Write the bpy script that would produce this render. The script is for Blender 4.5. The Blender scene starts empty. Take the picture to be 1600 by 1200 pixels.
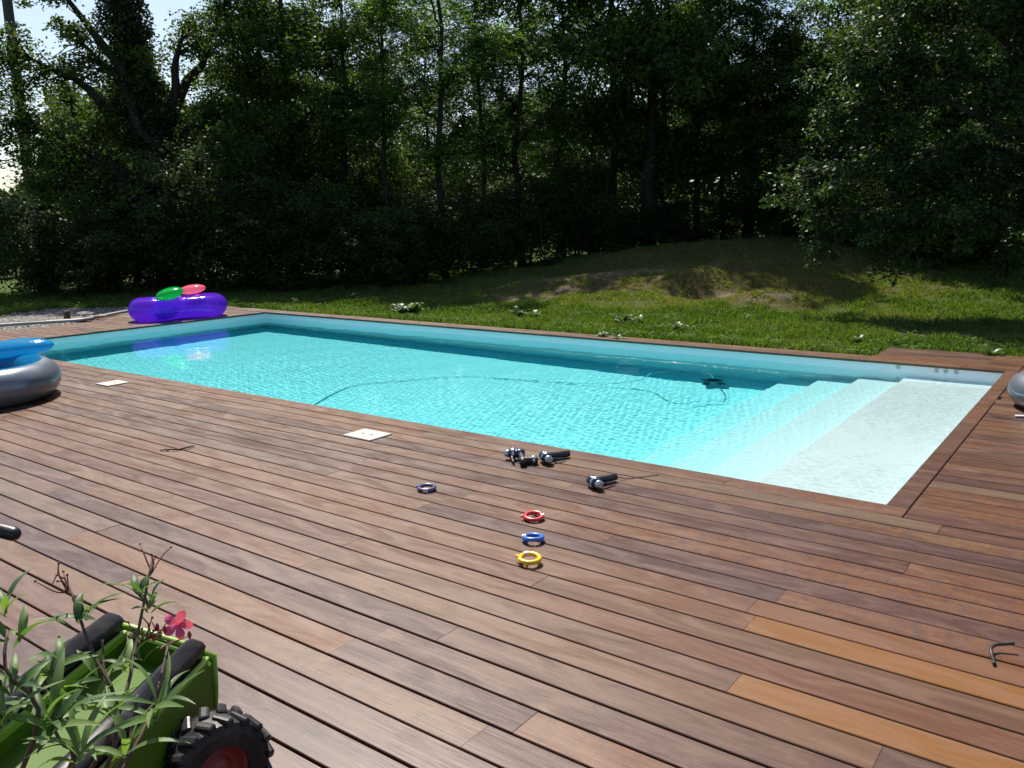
import bpy, math, random
import numpy as np
from mathutils import Vector, Matrix
PI = math.pi
sc = bpy.context.scene
# ------------------------------------------------------------------ camera
CAM = Vector((1.019, -4.832, 1.6))
ROT = Matrix(((0.8017990, -0.1006025, 0.5890649), (0.5973297, 0.1642202, -0.7850025), (-0.0177631, 0.9812803, 0.1917645)))
cd = bpy.data.cameras.new('camera'); cam = bpy.data.objects.new('camera', cd)
sc.collection.objects.link(cam)
cam.matrix_world = Matrix.Translation(CAM) @ ROT.to_4x4()
cd.sensor_width = 36.0; cd.lens = 29.49; cd.clip_start = 0.05; cd.clip_end = 2000
sc.camera = cam
# ------------------------------------------------------------------ world and sun
SUN_EL, SUN_AZ = 56.0, -52.0          # degrees; azimuth from +Y, clockwise
W = bpy.data.worlds.new('World'); sc.world = W; W.use_nodes = True
wn = W.node_tree.nodes; wl = W.node_tree.links
sky = wn.new('ShaderNodeTexSky'); sky.sky_type = 'NISHITA'; sky.sun_disc = False
sky.sun_elevation = math.radians(SUN_EL); sky.sun_rotation = math.radians(SUN_AZ)
sky.air_density = 1.0; sky.dust_density = 1.3; sky.ozone_density = 1.0
bg = wn['Background']; bg.inputs['Strength'].default_value = 0.095
wl.new(sky.outputs[0], bg.inputs['Color'])
sl = bpy.data.lights.new('sun', 'SUN'); sl.energy = 5.0; sl.angle = math.radians(0.5); sl.color = (1.0, 0.94, 0.84)
so = bpy.data.objects.new('sun', sl); sc.collection.objects.link(so)
sd = Vector((math.sin(math.radians(SUN_AZ)) * math.cos(math.radians(SUN_EL)), math.cos(math.radians(SUN_AZ)) * math.cos(math.radians(SUN_EL)), math.sin(math.radians(SUN_EL))))
so.rotation_euler = sd.to_track_quat('Z', 'Y').to_euler()
sc.view_settings.view_transform = 'Standard'; sc.view_settings.look = 'None'
sc.view_settings.gamma = 1.0; sc.view_settings.exposure = 0.65; sc.view_settings.use_curve_mapping = False
cy = sc.cycles
cy.max_bounces = 12; cy.diffuse_bounces = 5; cy.glossy_bounces = 3; cy.transmission_bounces = 8; cy.transparent_max_bounces = 12; cy.volume_bounces = 0
cy.caustics_refractive = True; cy.caustics_reflective = False
cy.sample_clamp_indirect = 4.0; cy.use_denoising = True
try: cy.denoiser = 'OPENIMAGEDENOISE'
except Exception: pass
WATER_MODE = 'mnee'
if WATER_MODE == 'mnee':
    sl.cycles.is_caustics_light = True

# ------------------------------------------------------------------ helpers
C = sc.collection
rnd = random.Random(7)
def rs(seed): return np.random.RandomState(seed)

class MB:
    """collects vertices and faces that become ONE mesh object"""
    def __init__(s): s.v = []; s.f = []; s.m = []; s.n = 0; s.c = []
    def add(s, v, f, mi=0, col=None):
        v = np.asarray(v, float).reshape(-1, 3)
        s.v.append(v)
        for q in f: s.f.append([i + s.n for i in q]); s.m.append(mi)
        s.n += len(v)
        if col is not None: s.c += [col] * len(f)
        return s
    def box(s, x0, x1, y0, y1, z0, z1, mi=0, M=None):
        v = np.array([(x, y, z) for z in (z0, z1) for y in (y0, y1) for x in (x0, x1)], float)
        if M is not None: v = xf(v, M)
        return s.add(v, [(0, 2, 3, 1), (4, 5, 7, 6), (0, 1, 5, 4), (2, 6, 7, 3), (0, 4, 6, 2), (1, 3, 7, 5)], mi)
    def rbox(s, x0, x1, y0, y1, z0, z1, r=0.01, mi=0, M=None, n=3):
        """box with rounded vertical edges and chamfered top and bottom"""
        ring = []
        for cx, cy_, a0 in ((x1 - r, y1 - r, 0), (x0 + r, y1 - r, 90), (x0 + r, y0 + r, 180), (x1 - r, y0 + r, 270)):
            for k in range(n + 1):
                a = math.radians(a0 + 90 * k / n); ring.append((cx, cy_, math.cos(a), math.sin(a)))
        N = len(ring); v = []
        for z, ins in ((z0, r * .5), (z0 + r * .5, 0), (z1 - r * .5, 0), (z1, r * .5)):
            for cx, cy_, c_, s_ in ring: v.append((cx + c_ * (r - ins), cy_ + s_ * (r - ins), z))
        f = [(k * N + i, k * N + (i + 1) % N, (k + 1) * N + (i + 1) % N, (k + 1) * N + i) for k in range(3) for i in range(N)]
        f.append(tuple(range(N))[::-1]); f.append(tuple(range(3 * N, 4 * N)))
        v = np.array(v)
        if M is not None: v = xf(v, M)
        return s.add(v, f, mi)
    def tube(s, pts, rad, n=8, mi=0, closed=False, cap=True):
        P = np.asarray(pts, float); K = len(P)
        R_ = np.full(K, rad, float) if np.isscalar(rad) else np.asarray(rad, float)
        if closed: T = np.roll(P, -1, 0) - np.roll(P, 1, 0)
        else: T = np.gradient(P, axis=0)
        T /= np.linalg.norm(T, axis=1)[:, None] + 1e-12
        u = np.cross(T[0], (0, 0, 1.0));
        if np.linalg.norm(u) < .1: u = np.cross(T[0], (1.0, 0, 0))
        u /= np.linalg.norm(u); v = []
        for k in range(K):
            u = u - T[k] * (u @ T[k]); u /= np.linalg.norm(u); w = np.cross(T[k], u)
            for i in range(n):
                a = 2 * PI * i / n; v.append(P[k] + R_[k] * (math.cos(a) * u + math.sin(a) * w))
        f = [(k * n + i, k * n + (i + 1) % n, ((k + 1) % K) * n + (i + 1) % n, ((k + 1) % K) * n + i) for k in range(K if closed else K - 1) for i in range(n)]
        if cap and not closed: f += [tuple(range(n))[::-1], tuple(range((K - 1) * n, K * n))]
        return s.add(v, f, mi)
    def lathe(s, prof, n=24, mi=0, M=None, closed=False):
        K = len(prof); v = [(r * math.cos(2 * PI * i / n), r * math.sin(2 * PI * i / n), z) for r, z in prof for i in range(n)]
        f = [(k * n + i, k * n + (i + 1) % n, ((k + 1) % K) * n + (i + 1) % n, ((k + 1) % K) * n + i) for k in range(K if closed else K - 1) for i in range(n)]
        v = np.array(v)
        if M is not None: v = xf(v, M)
        return s.add(v, f, mi)
    def ball(s, c, r, n=16, m=10, mi=0, M=None):
        r = (r, r, r) if np.isscalar(r) else r
        prof = [(math.sin(PI * k / m) + 1e-4, -math.cos(PI * k / m)) for k in range(m + 1)]
        v = np.array([(p * math.cos(2 * PI * i / n), p * math.sin(2 * PI * i / n), z) for p, z in prof for i in range(n)]) * np.array(r)
        v = xf(v, M) if M is not None else v
        v = v + np.array(c)
        f = [(k * n + i, k * n + (i + 1) % n, (k + 1) * n + (i + 1) % n, (k + 1) * n + i) for k in range(m) for i in range(n)]
        return s.add(v, f, mi)
    def build(s, name, mat, parent=None, smooth=False, loc=None):
        me = bpy.data.meshes.new(name)
        V = np.concatenate(s.v)
        me.from_pydata(V.tolist(), [], s.f)
        mats = mat if isinstance(mat, (list, tuple)) else [mat]
        for m in mats: me.materials.append(m)
        me.polygons.foreach_set('material_index', s.m)
        if smooth: me.polygons.foreach_set('use_smooth', [True] * len(s.f))
        if s.c:
            a = me.attributes.new('board', 'FLOAT_COLOR', 'FACE'); a.data.foreach_set('color', np.array(s.c, np.float32).ravel())
        me.update()
        return link(name, me, parent, loc)
def link(name, me, parent=None, loc=None):
    o = bpy.data.objects.new(name, me); C.objects.link(o)
    if parent is not None: o.parent = parent
    if loc is not None: o.location = loc
    return o
def xf(v, M):
    A = np.array(M); return v @ A[:3, :3].T + (A[:3, 3] if A.shape[1] == 4 else 0)
def TR(loc=(0, 0, 0), rz=0, rx=0, ry=0):
    return Matrix.Translation(loc) @ Matrix.Rotation(rz, 4, 'Z') @ Matrix.Rotation(ry, 4, 'Y') @ Matrix.Rotation(rx, 4, 'X')
def fastmesh(name, V, F, mats, mi=None, smooth=False, attr=None):
    """V (n,3), F (m,k) arrays -> mesh data"""
    me = bpy.data.meshes.new(name); n, (m, k) = len(V), F.shape
    me.vertices.add(n); me.vertices.foreach_set('co', np.asarray(V, np.float32).ravel())
    me.loops.add(m * k); me.loops.foreach_set('vertex_index', F.astype(np.int32).ravel())
    me.polygons.add(m); me.polygons.foreach_set('loop_start', np.arange(0, m * k, k, dtype=np.int32))
    me.polygons.foreach_set('loop_total', np.full(m, k, np.int32))
    for q in mats: me.materials.append(q)
    if mi is not None: me.polygons.foreach_set('material_index', mi.astype(np.int32))
    if smooth: me.polygons.foreach_set('use_smooth', np.ones(m, bool))
    if attr is not None:
        a = me.attributes.new('tint', 'FLOAT', 'FACE'); a.data.foreach_set('value', attr.astype(np.float32))
    me.update(calc_edges=True)
    return me
def empty(name, loc, rz=0.0):
    o = bpy.data.objects.new(name, None); C.objects.link(o); o.location = loc; o.rotation_euler = (0, 0, rz); o.empty_display_size = .1
    return o
def tag(o, label=None, cat=None, group=None, kind=None):
    if label: o['label'] = label
    if cat: o['category'] = cat
    if group: o['group'] = group
    if kind: o['kind'] = kind
    return o
def copy_tree(o, parent=None):
    c = o.copy(); C.objects.link(c)
    if parent is not None: c.parent = parent
    for ch in list(o.children): copy_tree(ch, c)
    return c
def polar(px, dist):
    """ground point seen in image column px (of 1600) at a horizontal distance from the camera"""
    d = ROT @ Vector((px - 800, 255.0, -1310.6)); a = math.atan2(d.x, d.y)
    return CAM.x + dist * math.sin(a), CAM.y + dist * math.cos(a)

# ------------------------------------------------------------------ material helpers
class Mat:
    def __init__(s, name):
        s.m = bpy.data.materials.new(name); s.m.use_nodes = True; s.nt = s.m.node_tree; s.N = s.nt.nodes; s.L = s.nt.links
        s.b = s.N['Principled BSDF']; s.out = s.N['Material Output']
    def n(s, t, **k):
        q = s.N.new('ShaderNode' + t)
        for a, v in k.items():
            if a.startswith('i_'):
                key = a[2:]; q.inputs[int(key) if key.isdigit() else key.replace('_', ' ')].default_value = v
            else: setattr(q, a, v)
        return q
    def l(s, a, b): s.L.new(a, b)
    def set(s, **k):
        for a, v in k.items():
            i = s.b.inputs[a.replace('_', ' ')]
            if hasattr(v, 'is_linked') or hasattr(v, 'links'): s.l(v, i)
            else: i.default_value = v if not (isinstance(v, tuple) and len(v) == 3) else (*v, 1)
        return s
    def coord(s, kind='Object'): return s.n('TexCoord').outputs[kind]
    def mapping(s, v, scale=(1, 1, 1), loc=(0, 0, 0), rot=(0, 0, 0)):
        q = s.n('Mapping'); s.l(v, q.inputs[0]); q.inputs[1].default_value = loc; q.inputs[2].default_value = rot; q.inputs[3].default_value = scale
        return q.outputs[0]
    def noise(s, v, scale=5, detail=4, rough=.5, dist=0.0, out='Fac'):
        q = s.n('TexNoise'); s.l(v, q.inputs['Vector'])
        q.inputs['Scale'].default_value = scale; q.inputs['Detail'].default_value = detail; q.inputs['Roughness'].default_value = rough; q.inputs['Distortion'].default_value = dist
        return q.outputs[out]
    def ramp(s, f, stops, interp='LINEAR'):
        q = s.n('ValToRGB'); s.l(f, q.inputs[0]); cr = q.color_ramp; cr.interpolation = interp
        while len(cr.elements) < len(stops): cr.elements.new(.5)
        for e, (p, c) in zip(cr.elements, stops):
            e.position = p; e.color = (*c, 1) if isinstance(c, tuple) else (c, c, c, 1)
        return q.outputs[0]
    def mix(s, f, a, b, mode='MIX'):
        q = s.n('Mix', data_type='RGBA', blend_type=mode)
        for v, i in ((f, 0), (a, 6), (b, 7)):
            if hasattr(v, 'links'): s.l(v, q.inputs[i])
            else: q.inputs[i].default_value = v if i == 0 else ((*v, 1) if len(v) == 3 else v)
        return q.outputs[2]
    def math(s, op, a, b=0.0, c=None):
        q = s.n('Math', operation=op)
        for i, v in enumerate((a, b, c)):
            if v is None: continue
            if hasattr(v, 'links'): s.l(v, q.inputs[i])
            else: q.inputs[i].default_value = v
        return q.outputs[0]
    def bump(s, h, strength=.3, dist=.01):
        q = s.n('Bump'); q.inputs['Strength'].default_value = strength; q.inputs['Distance'].default_value = dist; s.l(h, q.inputs['Height'])
        s.l(q.outputs[0], s.b.inputs['Normal']); return q.outputs[0]
    def attr(s, name, out='Fac'): return s.n('Attribute', attribute_name=name).outputs[out]
def simple(name, col, rough=.5, metal=0.0, var=.12, scale=30, spec=.5, bump=0.0, dust=0.0):
    M = Mat(name); v = M.coord()
    f = M.noise(v, scale, 4, .6)
    c = M.mix(f, tuple(max(0, x * (1 - var)) for x in col), tuple(min(1, x * (1 + var)) for x in col))
    M.set(Base_Color=c, Metallic=metal, Specular_IOR_Level=spec)
    r = M.ramp(M.noise(v, scale * .4, 3, .5), [(.3, max(0, rough - .07)), (.7, min(1, rough + .07))]); M.set(Roughness=r)
    if bump: M.bump(f, bump, .004)
    if dust:
        d = M.ramp(M.noise(v, 7, 6, .75, .5), [(.48, 0.0), (.72, dust)]); M.set(Base_Color=M.mix(d, c, (.22, .19, .15)))
        M.set(Roughness=M.mix(d, r, (.85, .85, .85)))
    return M.m

# ------------------------------------------------------------------ materials
def wood_material():
    M = Mat('deck_wood'); v = M.coord(); col = M.attr('board', 'Color')
    sep = M.n('SeparateColor'); M.l(col, sep.inputs[0]); r1, r2, r3 = sep.outputs[0], sep.outputs[1], sep.outputs[2]
    off = M.n('CombineXYZ'); M.l(M.math('MULTIPLY', r1, 37.0), off.inputs[0]); M.l(M.math('MULTIPLY', r2, 91.0), off.inputs[1]); M.l(M.math('MULTIPLY', r3, 53.0), off.inputs[2])
    add = M.n('VectorMath', operation='ADD'); M.l(v, add.inputs[0]); M.l(off.outputs[0], add.inputs[1]); p = add.outputs[0]
    g1 = M.noise(M.mapping(p, (1.6, 38, 38)), 1.0, 6, .6, .35)                     # long grain
    g2 = M.noise(M.mapping(p, (6, 170, 170)), 1.0, 3, .6)                           # fine pores
    fig = M.noise(M.mapping(p, (2.2, 9, 9)), 1.0, 5, .62, 1.2)                      # cathedral figure, mottling
    curl = M.noise(M.mapping(p, (22, 14, 14)), 1.0, 4, .7, .8)                      # curly patches
    wea = M.noise(M.mapping(v, (.55, 1.3, 1), (3.1, 1.7, 0)), 1.0, 4, .6)           # weathering that crosses boards
    base = M.ramp(r1, [(0.0, (.036, .015, .009)), (.18, (.084, .029, .011)), (.34, (.132, .052, .017)), (.5, (.070, .030, .016)), (.64, (.135, .064, .024)), (.78, (.050, .019, .013)), (.9, (.120, .076, .044)), (.935, (.145, .06, .03)), (.95, (.150, .060, .010)), (1.0, (.190, .078, .011))])
    c = M.mix(M.ramp(g1, [(.3, 0.0), (.72, 1.0)]), base, (.45, .42, .42), 'MULTIPLY')
    c = M.mix(M.ramp(g1, [(.3, .75), (.62, 0.0)]), base, c)
    c = M.mix(M.ramp(fig, [(.45, 0.0), (.75, .55)]), c, (.150, .070, .038))
    c = M.mix(M.math('MULTIPLY', M.ramp(curl, [(.42, 0.0), (.66, .75)]), M.ramp(r2, [(.5, 0.0), (.7, 1.0)])), c, (.060, .028, .028))
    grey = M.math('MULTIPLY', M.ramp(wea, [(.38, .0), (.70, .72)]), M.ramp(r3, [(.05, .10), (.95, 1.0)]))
    sx = M.n('SeparateXYZ'); M.l(v, sx.inputs[0])                                   # weathering colour scaled by position, painting in the sky sheen towards the left
    sheen_mask = M.n('MapRange'); M.l(M.math('SUBTRACT', sx.outputs[0], M.math('MULTIPLY', sx.outputs[1], .25)), sheen_mask.inputs[0])
    for k_, v_ in ((1, -3.2), (2, .5), (3, 1.15), (4, .08)): sheen_mask.inputs[k_].default_value = v_
    grey = M.math('MULTIPLY', grey, sheen_mask.outputs[0])
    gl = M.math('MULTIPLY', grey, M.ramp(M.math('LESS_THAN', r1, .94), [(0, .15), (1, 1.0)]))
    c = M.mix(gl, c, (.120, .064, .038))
    c = M.mix(M.ramp(g2, [(.55, 0.0), (.8, .55)]), c, (.06, .030, .024))
    sp = M.noise(M.mapping(p, (9, 26, 26)), 1.0, 6, .75)
    c = M.mix(M.math('MULTIPLY', M.ramp(sp, [(.60, 0.0), (.72, .6)]), M.ramp(wea, [(.35, .1), (.6, 1.0)])), c, (.165, .108, .074))
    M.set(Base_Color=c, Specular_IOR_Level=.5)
    M.set(Roughness=M.ramp(fig, [(.3, .32), (.7, .50)]))
    h = M.math('ADD', M.math('MULTIPLY', g1, 1.0), M.math('MULTIPLY', g2, .45))
    M.bump(h, .35, .0022)
    return M.m
WOOD = wood_material()

def liner_material():
    M = Mat('pool_liner'); v = M.coord()
    f = M.noise(v, 1.2, 4, .6); c = M.mix(f, (.86, .88, .90), (.90, .92, .94))
    M.set(Base_Color=c, Roughness=.45, Specular_IOR_Level=.3); return M.m
LINER = liner_material()

def water_material():
    M = Mat('pool_water'); M.N.remove(M.b)
    g = M.n('BsdfGlass') if WATER_MODE == 'mnee' else None
    g.inputs['IOR'].default_value = 1.333; g.inputs['Roughness'].default_value = 0.0
    g.inputs['Color'].default_value = (1, 1, 1, 1)
    M.l(g.outputs[0], M.out.inputs['Surface'])
    return M.m
WATER = water_material()
def water_body_material():
    M = Mat('water_absorption'); M.N.remove(M.b)
    va = M.n('VolumeAbsorption'); va.inputs['Color'].default_value = (.0, .945, .980, 1); va.inputs['Density'].default_value = .78
    M.l(va.outputs[0], M.out.inputs['Volume'])
    return M.m

# ------------------------------------------------------------------ pool, water
LEN, WID, WL, FLOOR = 12.01, 4.92, -.12, -1.32
def pool():
    b = MB(); o = .03; t = .12
    x0, x1, y0, y1 = -LEN - o, o, -o, WID + o
    b.box(x0 - t, x1 + t, y0 - t, y1 + t, FLOOR - t, FLOOR)
    b.box(x0 - t, x0, y0, y1, FLOOR, -.032); b.box(x1, x1 + t, y0, y1, FLOOR, -.032)
    b.box(x0 - t, x1 + t, y0 - t, y0, FLOOR, -.032); b.box(x0 - t, x1 + t, y1, y1 + t, FLOOR, -.032)
    # entry steps, full width at the near right end
    for xs, d in ((-.93, .17), (-1.38, .37), (-1.80, .61), (-2.22, .88)):
        b.box(xs, x1, y0, y1, FLOOR, WL - d)
    p = b.build('swimming_pool', LINER)
    tag(p, 'long rectangular white lined swimming pool sunk in the deck with steps at its right end', 'swimming pool')
    return p
POOL = pool()

def water():
    nx, ny = 900, 370
    x = np.linspace(-LEN - .05, .05, nx); y = np.linspace(-.05, WID + .05, ny)
    X, Y = np.meshgrid(x, y); r = rs(3); Z = np.zeros_like(X)
    for lam, amp, n in ((.05, .00005, 14), (.08, .00009, 18), (.13, .00012, 16), (.26, .00018, 12), (.9, .0006, 6)):
        for _ in range(n):
            a = r.uniform(0, 2 * PI) if lam < .3 else r.normal(-.4, .8); l = lam * r.uniform(.75, 1.3); ph = r.uniform(0, 2 * PI)
            Z += amp / math.sqrt(n) * 1.4 * np.sin(2 * PI / l * (X * math.cos(a) + Y * math.sin(a)) + ph + .7 * np.sin(1.3 * X + ph) + .6 * np.sin(1.7 * Y + 2 * ph))
    patch = .75 + .45 * np.sin(.55 * X + .9 * Y + 1) * np.sin(.8 * X - .6 * Y)
    patch = patch + .45 * np.exp(-((X + .6) / .9) ** 2) * (.5 + .5 * np.sin(2.4 * Y + .8 * X))
    Z *= patch
    V = np.stack([X, Y, WL + Z], -1).reshape(-1, 3)
    i = np.arange(nx * ny).reshape(ny, nx)
    F = np.stack([i[:-1, :-1], i[:-1, 1:], i[1:, 1:], i[1:, :-1]], -1).reshape(-1, 4)
    me = bpy.data.meshes.new('water_surface')
    me.from_pydata(V.tolist(), [], F.tolist()); me.materials.append(WATER)
    me.polygons.foreach_set('use_smooth', np.ones(len(F), bool)); me.update()
    o = link('water_surface', me); tag(o, kind='structure')
    b = MB(); b.box(-LEN - .025, .025, -.025, WID + .025, FLOOR - .01, WL + .009)
    tag(b.build('water', water_body_material()), kind='structure')
    return o
WATER_OBJ = water()
if WATER_MODE == 'mnee':
    WATER_OBJ.cycles.is_caustics_caster = True; POOL.cycles.is_caustics_receiver = True

# ------------------------------------------------------------------ deck boards
PITCH, Y0, GAP = .1527, -.176, .0102
KNOWN = {14: [-2.05], 11: [-1.02, -4.23], 15: [-1.04, -4.26], 17: [-.44, -1.31], 4: [.29, -2.87], 8: [-.08], 10: [-.1], 13: [.02, -3.17], 6: [-2.06], 9: [-2.22], 12: [-2.08], 3: [-1.65], 7: [-1.02]}
def board(b, x0, x1, y0, y1, col, zt=0.0, th=.028):
    """one decking board with eased long edges, running along X"""
    e = .0025
    prof = [(y0, zt - th), (y1, zt - th), (y1, zt - e), (y1 - e, zt), (y0 + e, zt), (y0, zt - e)]
    v = [(x, y, z) for x in (x0, x1) for y, z in prof]
    f = [(i, (i + 1) % 6, 6 + (i + 1) % 6, 6 + i)[::-1] for i in range(6)] + [(0, 1, 2, 3, 4, 5), (11, 10, 9, 8, 7, 6)]
    b.add(v, f, 0, col)
def run(b, x0, x1, y0, y1, known=(), seed=0, orange=None):
    r = random.Random(seed); cuts = sorted(known)
    lo = cuts[0] if cuts else r.uniform(x0 + .5, x0 + 3.5)
    if not cuts: cuts = [lo]
    while cuts[0] > x0: cuts.insert(0, cuts[0] - r.choice((1.55, 2.07, 2.58, 3.1, 3.6, 4.1)))
    while cuts[-1] < x1: cuts.append(cuts[-1] + r.choice((2.07, 2.58, 3.1, 3.6, 4.1)))
    for a, c in zip(cuts[:-1], cuts[1:]):
        a_, c_ = max(a, x0), min(c, x1)
        if c_ - a_ < .04: continue
        k = (r.random() * .93, r.random(), r.random(), 1.0)
        if orange is not None and abs(a - orange) < .02: k = (.97 + .02 * r.random(), .2, .1, 1.0)
        board(b, a_ + (.0009 if a > x0 else 0), c_ - (.0009 if c < x1 else 0), y0, y1, k, r.uniform(-.0012, .0012))
def deck():
    b = MB(); g = GAP
    board(b, -13.5, .115, -.176 + g * .5, 0, (.62, .8, .7, 1)) if False else None
    run(b, -13.5, .115, -.176 + g * .5, 0.0, (-3.4, -6.5, -.9), 900)              # near coping
    run(b, .115 + g, 5.6, -.176 + g * .5, -g * .2, (), 901)
    for n in range(0, 46):
        y1 = Y0 - PITCH * n - g * .5; y0 = Y0 - PITCH * (n + 1) + g * .5
        jit = random.Random(n).uniform(-.0012, .0016)
        run(b, -13.5, 5.6, y0 + jit, y1, KNOWN.get(n, ()), 100 + n, {10: -.1, 13: .02}.get(n))
    n = 0; y = 0.0
    while y < 6.02:                                                               # right of the pool
        run(b, .115 + g, 5.6, y + g * .5, min(y + PITCH - g * .5, 6.06), (), 300 + n); y += PITCH; n += 1
    for k, (ya, yb) in enumerate(((4.92, 5.075), (5.082, 5.238))):
        run(b, -14.2, -1.352, ya, yb, (), 400 + k); run(b, -1.35, .115, ya, yb, (-.2,) if k else (), 410 + k)
    for k in range(5):
        run(b, -1.35, .115, 5.246 + k * PITCH, min(5.246 + (k + 1) * PITCH - g, 6.06), (-.2,), 420 + k)
    y = 0.0; n = 0
    while y < 4.85:                                                               # left end
        run(b, -13.5 if y < 2.3 else -14.25, -12.01, y + g * .5, y + PITCH - g * .5, (), 500 + n); y += PITCH; n += 1
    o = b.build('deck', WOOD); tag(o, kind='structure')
    # coping board of the right pool edge, running along Y
    b = MB(); rr = random.Random(5); ys = [0.0, 2.31, 4.92]
    for a, c in zip(ys[:-1], ys[1:]): board(b, a + .001, c - .001, -.115, 0.0, (.15 + .6 * rr.random(), .9, .6, 1))
    b.v = [v @ np.array(((0, 1, 0), (-1, 0, 0), (0, 0, 1.0))) for v in b.v]
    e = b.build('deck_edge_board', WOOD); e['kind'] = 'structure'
    # dark boards closing the ends under the deck
    b = MB()
    b.box(-13.5, -13.47, -7.3, 2.3, -.16, -.031); b.box(-14.25, -14.22, 2.3, 5.23, -.16, -.031); b.box(-14.22, -1.36, 5.21, 5.237, -.16, -.031)
    b.box(-1.352, -1.325, 5.24, 6.05, -.16, -.031); b.box(-1.325, 5.6, 6.025, 6.055, -.16, -.031)
    for x in np.arange(-13.4, 5.6, 1.03):
        b.box(x - .03, x + .03, -7.2, -.17, -.12, -.0305)
    for x in np.arange(.6, 5.6, 1.03): b.box(x - .03, x + .03, -.1, 6.0, -.12, -.0305)
    s_ = b.build('deck_joists', simple('dark_timber', (.05, .033, .025), .8)); s_['kind'] = 'structure'
deck()

# ------------------------------------------------------------------ terrain
def hnoise(x, y, seed, lam):
    r = rs(seed); z = np.zeros_like(x, float)
    for _ in range(7):
        a = r.uniform(0, 2 * PI); l = lam * r.uniform(.6, 1.7); z = z + np.sin(2 * PI / l * (x * math.cos(a) + y * math.sin(a)) + r.uniform(0, 6.28))
    return z / 7 ** .5
MX, MY = polar(1190, 21.5); BX, BY = polar(1060, 17.0)
def gauss(x, y, px, dist, h, ru, rv):
    cx, cy_ = polar(px, dist); d = np.array((cx - CAM.x, cy_ - CAM.y)); d /= np.linalg.norm(d)
    v = (x - cx) * d[0] + (y - cy_) * d[1]; u = (x - cx) * d[1] - (y - cy_) * d[0]
    return h * np.exp(-(u / ru) ** 2 - (v / rv) ** 2)
def ground_z(x, y):
    x = np.asarray(x, float); y = np.asarray(y, float)
    z = -.035 + gauss(x, y, 1180, 22, 1.0, 6.5, 4.2) + gauss(x, y, 1090, 17.6, .30, 2.4, 1.6) + gauss(x, y, 1560, 22, .12, 5, 4)
    z += gauss(x, y, 1215, 15.6, .22, .65, .4) + gauss(x, y, 1100, 16.7, .26, .8, .4) - gauss(x, y, 1094, 16.0, .14, .45, .3)
    z += gauss(x, y, 880, 17.5, .14, 1.3, .8)
    far = np.clip((y - 5.6) / 4, 0, 1)
    z += far * (.035 * hnoise(x, y, 1, 3.2) + .02 * hnoise(x, y, 2, 1.1)) + .006 * hnoise(x, y, 4, .5)
    dist = np.hypot(x, y); z += np.clip((dist - 45) / 300, 0, 1) * 2.0 * hnoise(x, y, 8, 160)
    return z
def under_deck(x, y):
    return (((x > -13.49) & (x < 5.59) & (y > -7.2) & (y < 0)) | ((x > -13.49) & (x < 5.59) & (y >= 0) & (y < 5.23)) | ((x > -14.24) & (x < 0) & (y > 2.31) & (y < 5.23)) | ((x > -1.35) & (x < 5.59) & (y > 0) & (y < 6.05)))
def dryness(x, y):
    d = gauss(x, y, 1130, 20.5, 1.0, 6, 3.6) + gauss(x, y, 1060, 16.8, .85, 3.2, 1.5) + gauss(x, y, 870, 17.5, .8, 1.7, .8) + gauss(x, y, 1500, 12.7, .75, 1.1, .35) + gauss(x, y, 1230, 15.5, .5, 1.5, .8)
    return np.clip(d + .16 * hnoise(x, y, 11, 1.6) + .12 * hnoise(x, y, 12, .5), 0, 1)
def bare(x, y):
    d = gauss(x, y, 830, 16.6, .8, 1.1, .3) + gauss(x, y, 1180, 15.9, .8, 1.2, .25) + gauss(x, y, 1210, 15.4, .8, .5, .25) + gauss(x, y, 1480, 12.6, .9, .8, .2) + gauss(x, y, 880, 17.8, .55, 1.8, .8)
    d = d + gauss(x, y, 1020, 18, .5, 2.5, 1.0)
    return np.clip(d + .22 * hnoise(x, y, 13, .7) + .15 * hnoise(x, y, 14, .25) - .1, 0, 1)
def terrain():
    xs = np.unique(np.round(np.concatenate([np.linspace(-600, -60, 25), np.linspace(-60, -20, 41), np.arange(-20, 12, .16), np.linspace(12, 60, 49), np.linspace(60, 600, 25), [-13.49, -13.51, 5.59, 5.61, -12.16, -12.1, .1, .16, -14.24, -14.26, -1.35, -1.37]]), 3))
    ys = np.unique(np.round(np.concatenate([np.linspace(-600, -60, 25), np.linspace(-60, -8, 40), np.arange(-8, 26, .16), np.linspace(26, 60, 40), np.linspace(60, 800, 30), [0, -.1, -.16, 5.03, 5.09, 5.22, 5.24, 6.04, 6.06, 2.3, 2.32]]), 3))
    X, Y = np.meshgrid(xs, ys); Z = ground_z(X, Y)
    Z = np.where(under_deck(X, Y), -.165, Z)
    Z = np.where((X > -12.13) & (X < .13) & (Y > -.13) & (Y < 5.06), -1.7, Z)
    ny, nx = X.shape; i = np.arange(nx * ny).reshape(ny, nx)
    F = np.stack([i[:-1, :-1], i[:-1, 1:], i[1:, 1:], i[1:, :-1]], -1).reshape(-1, 4)
    me = fastmesh('ground', np.stack([X, Y, Z], -1).reshape(-1, 3), F, [ground_material()], smooth=True)
    for nm, fn in (('dry', dryness), ('bare', bare)):
        a = me.attributes.new(nm, 'FLOAT', 'POINT'); a.data.foreach_set('value', fn(X, Y).ravel().astype(np.float32))
    tag(link('ground', me), kind='structure')
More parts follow.
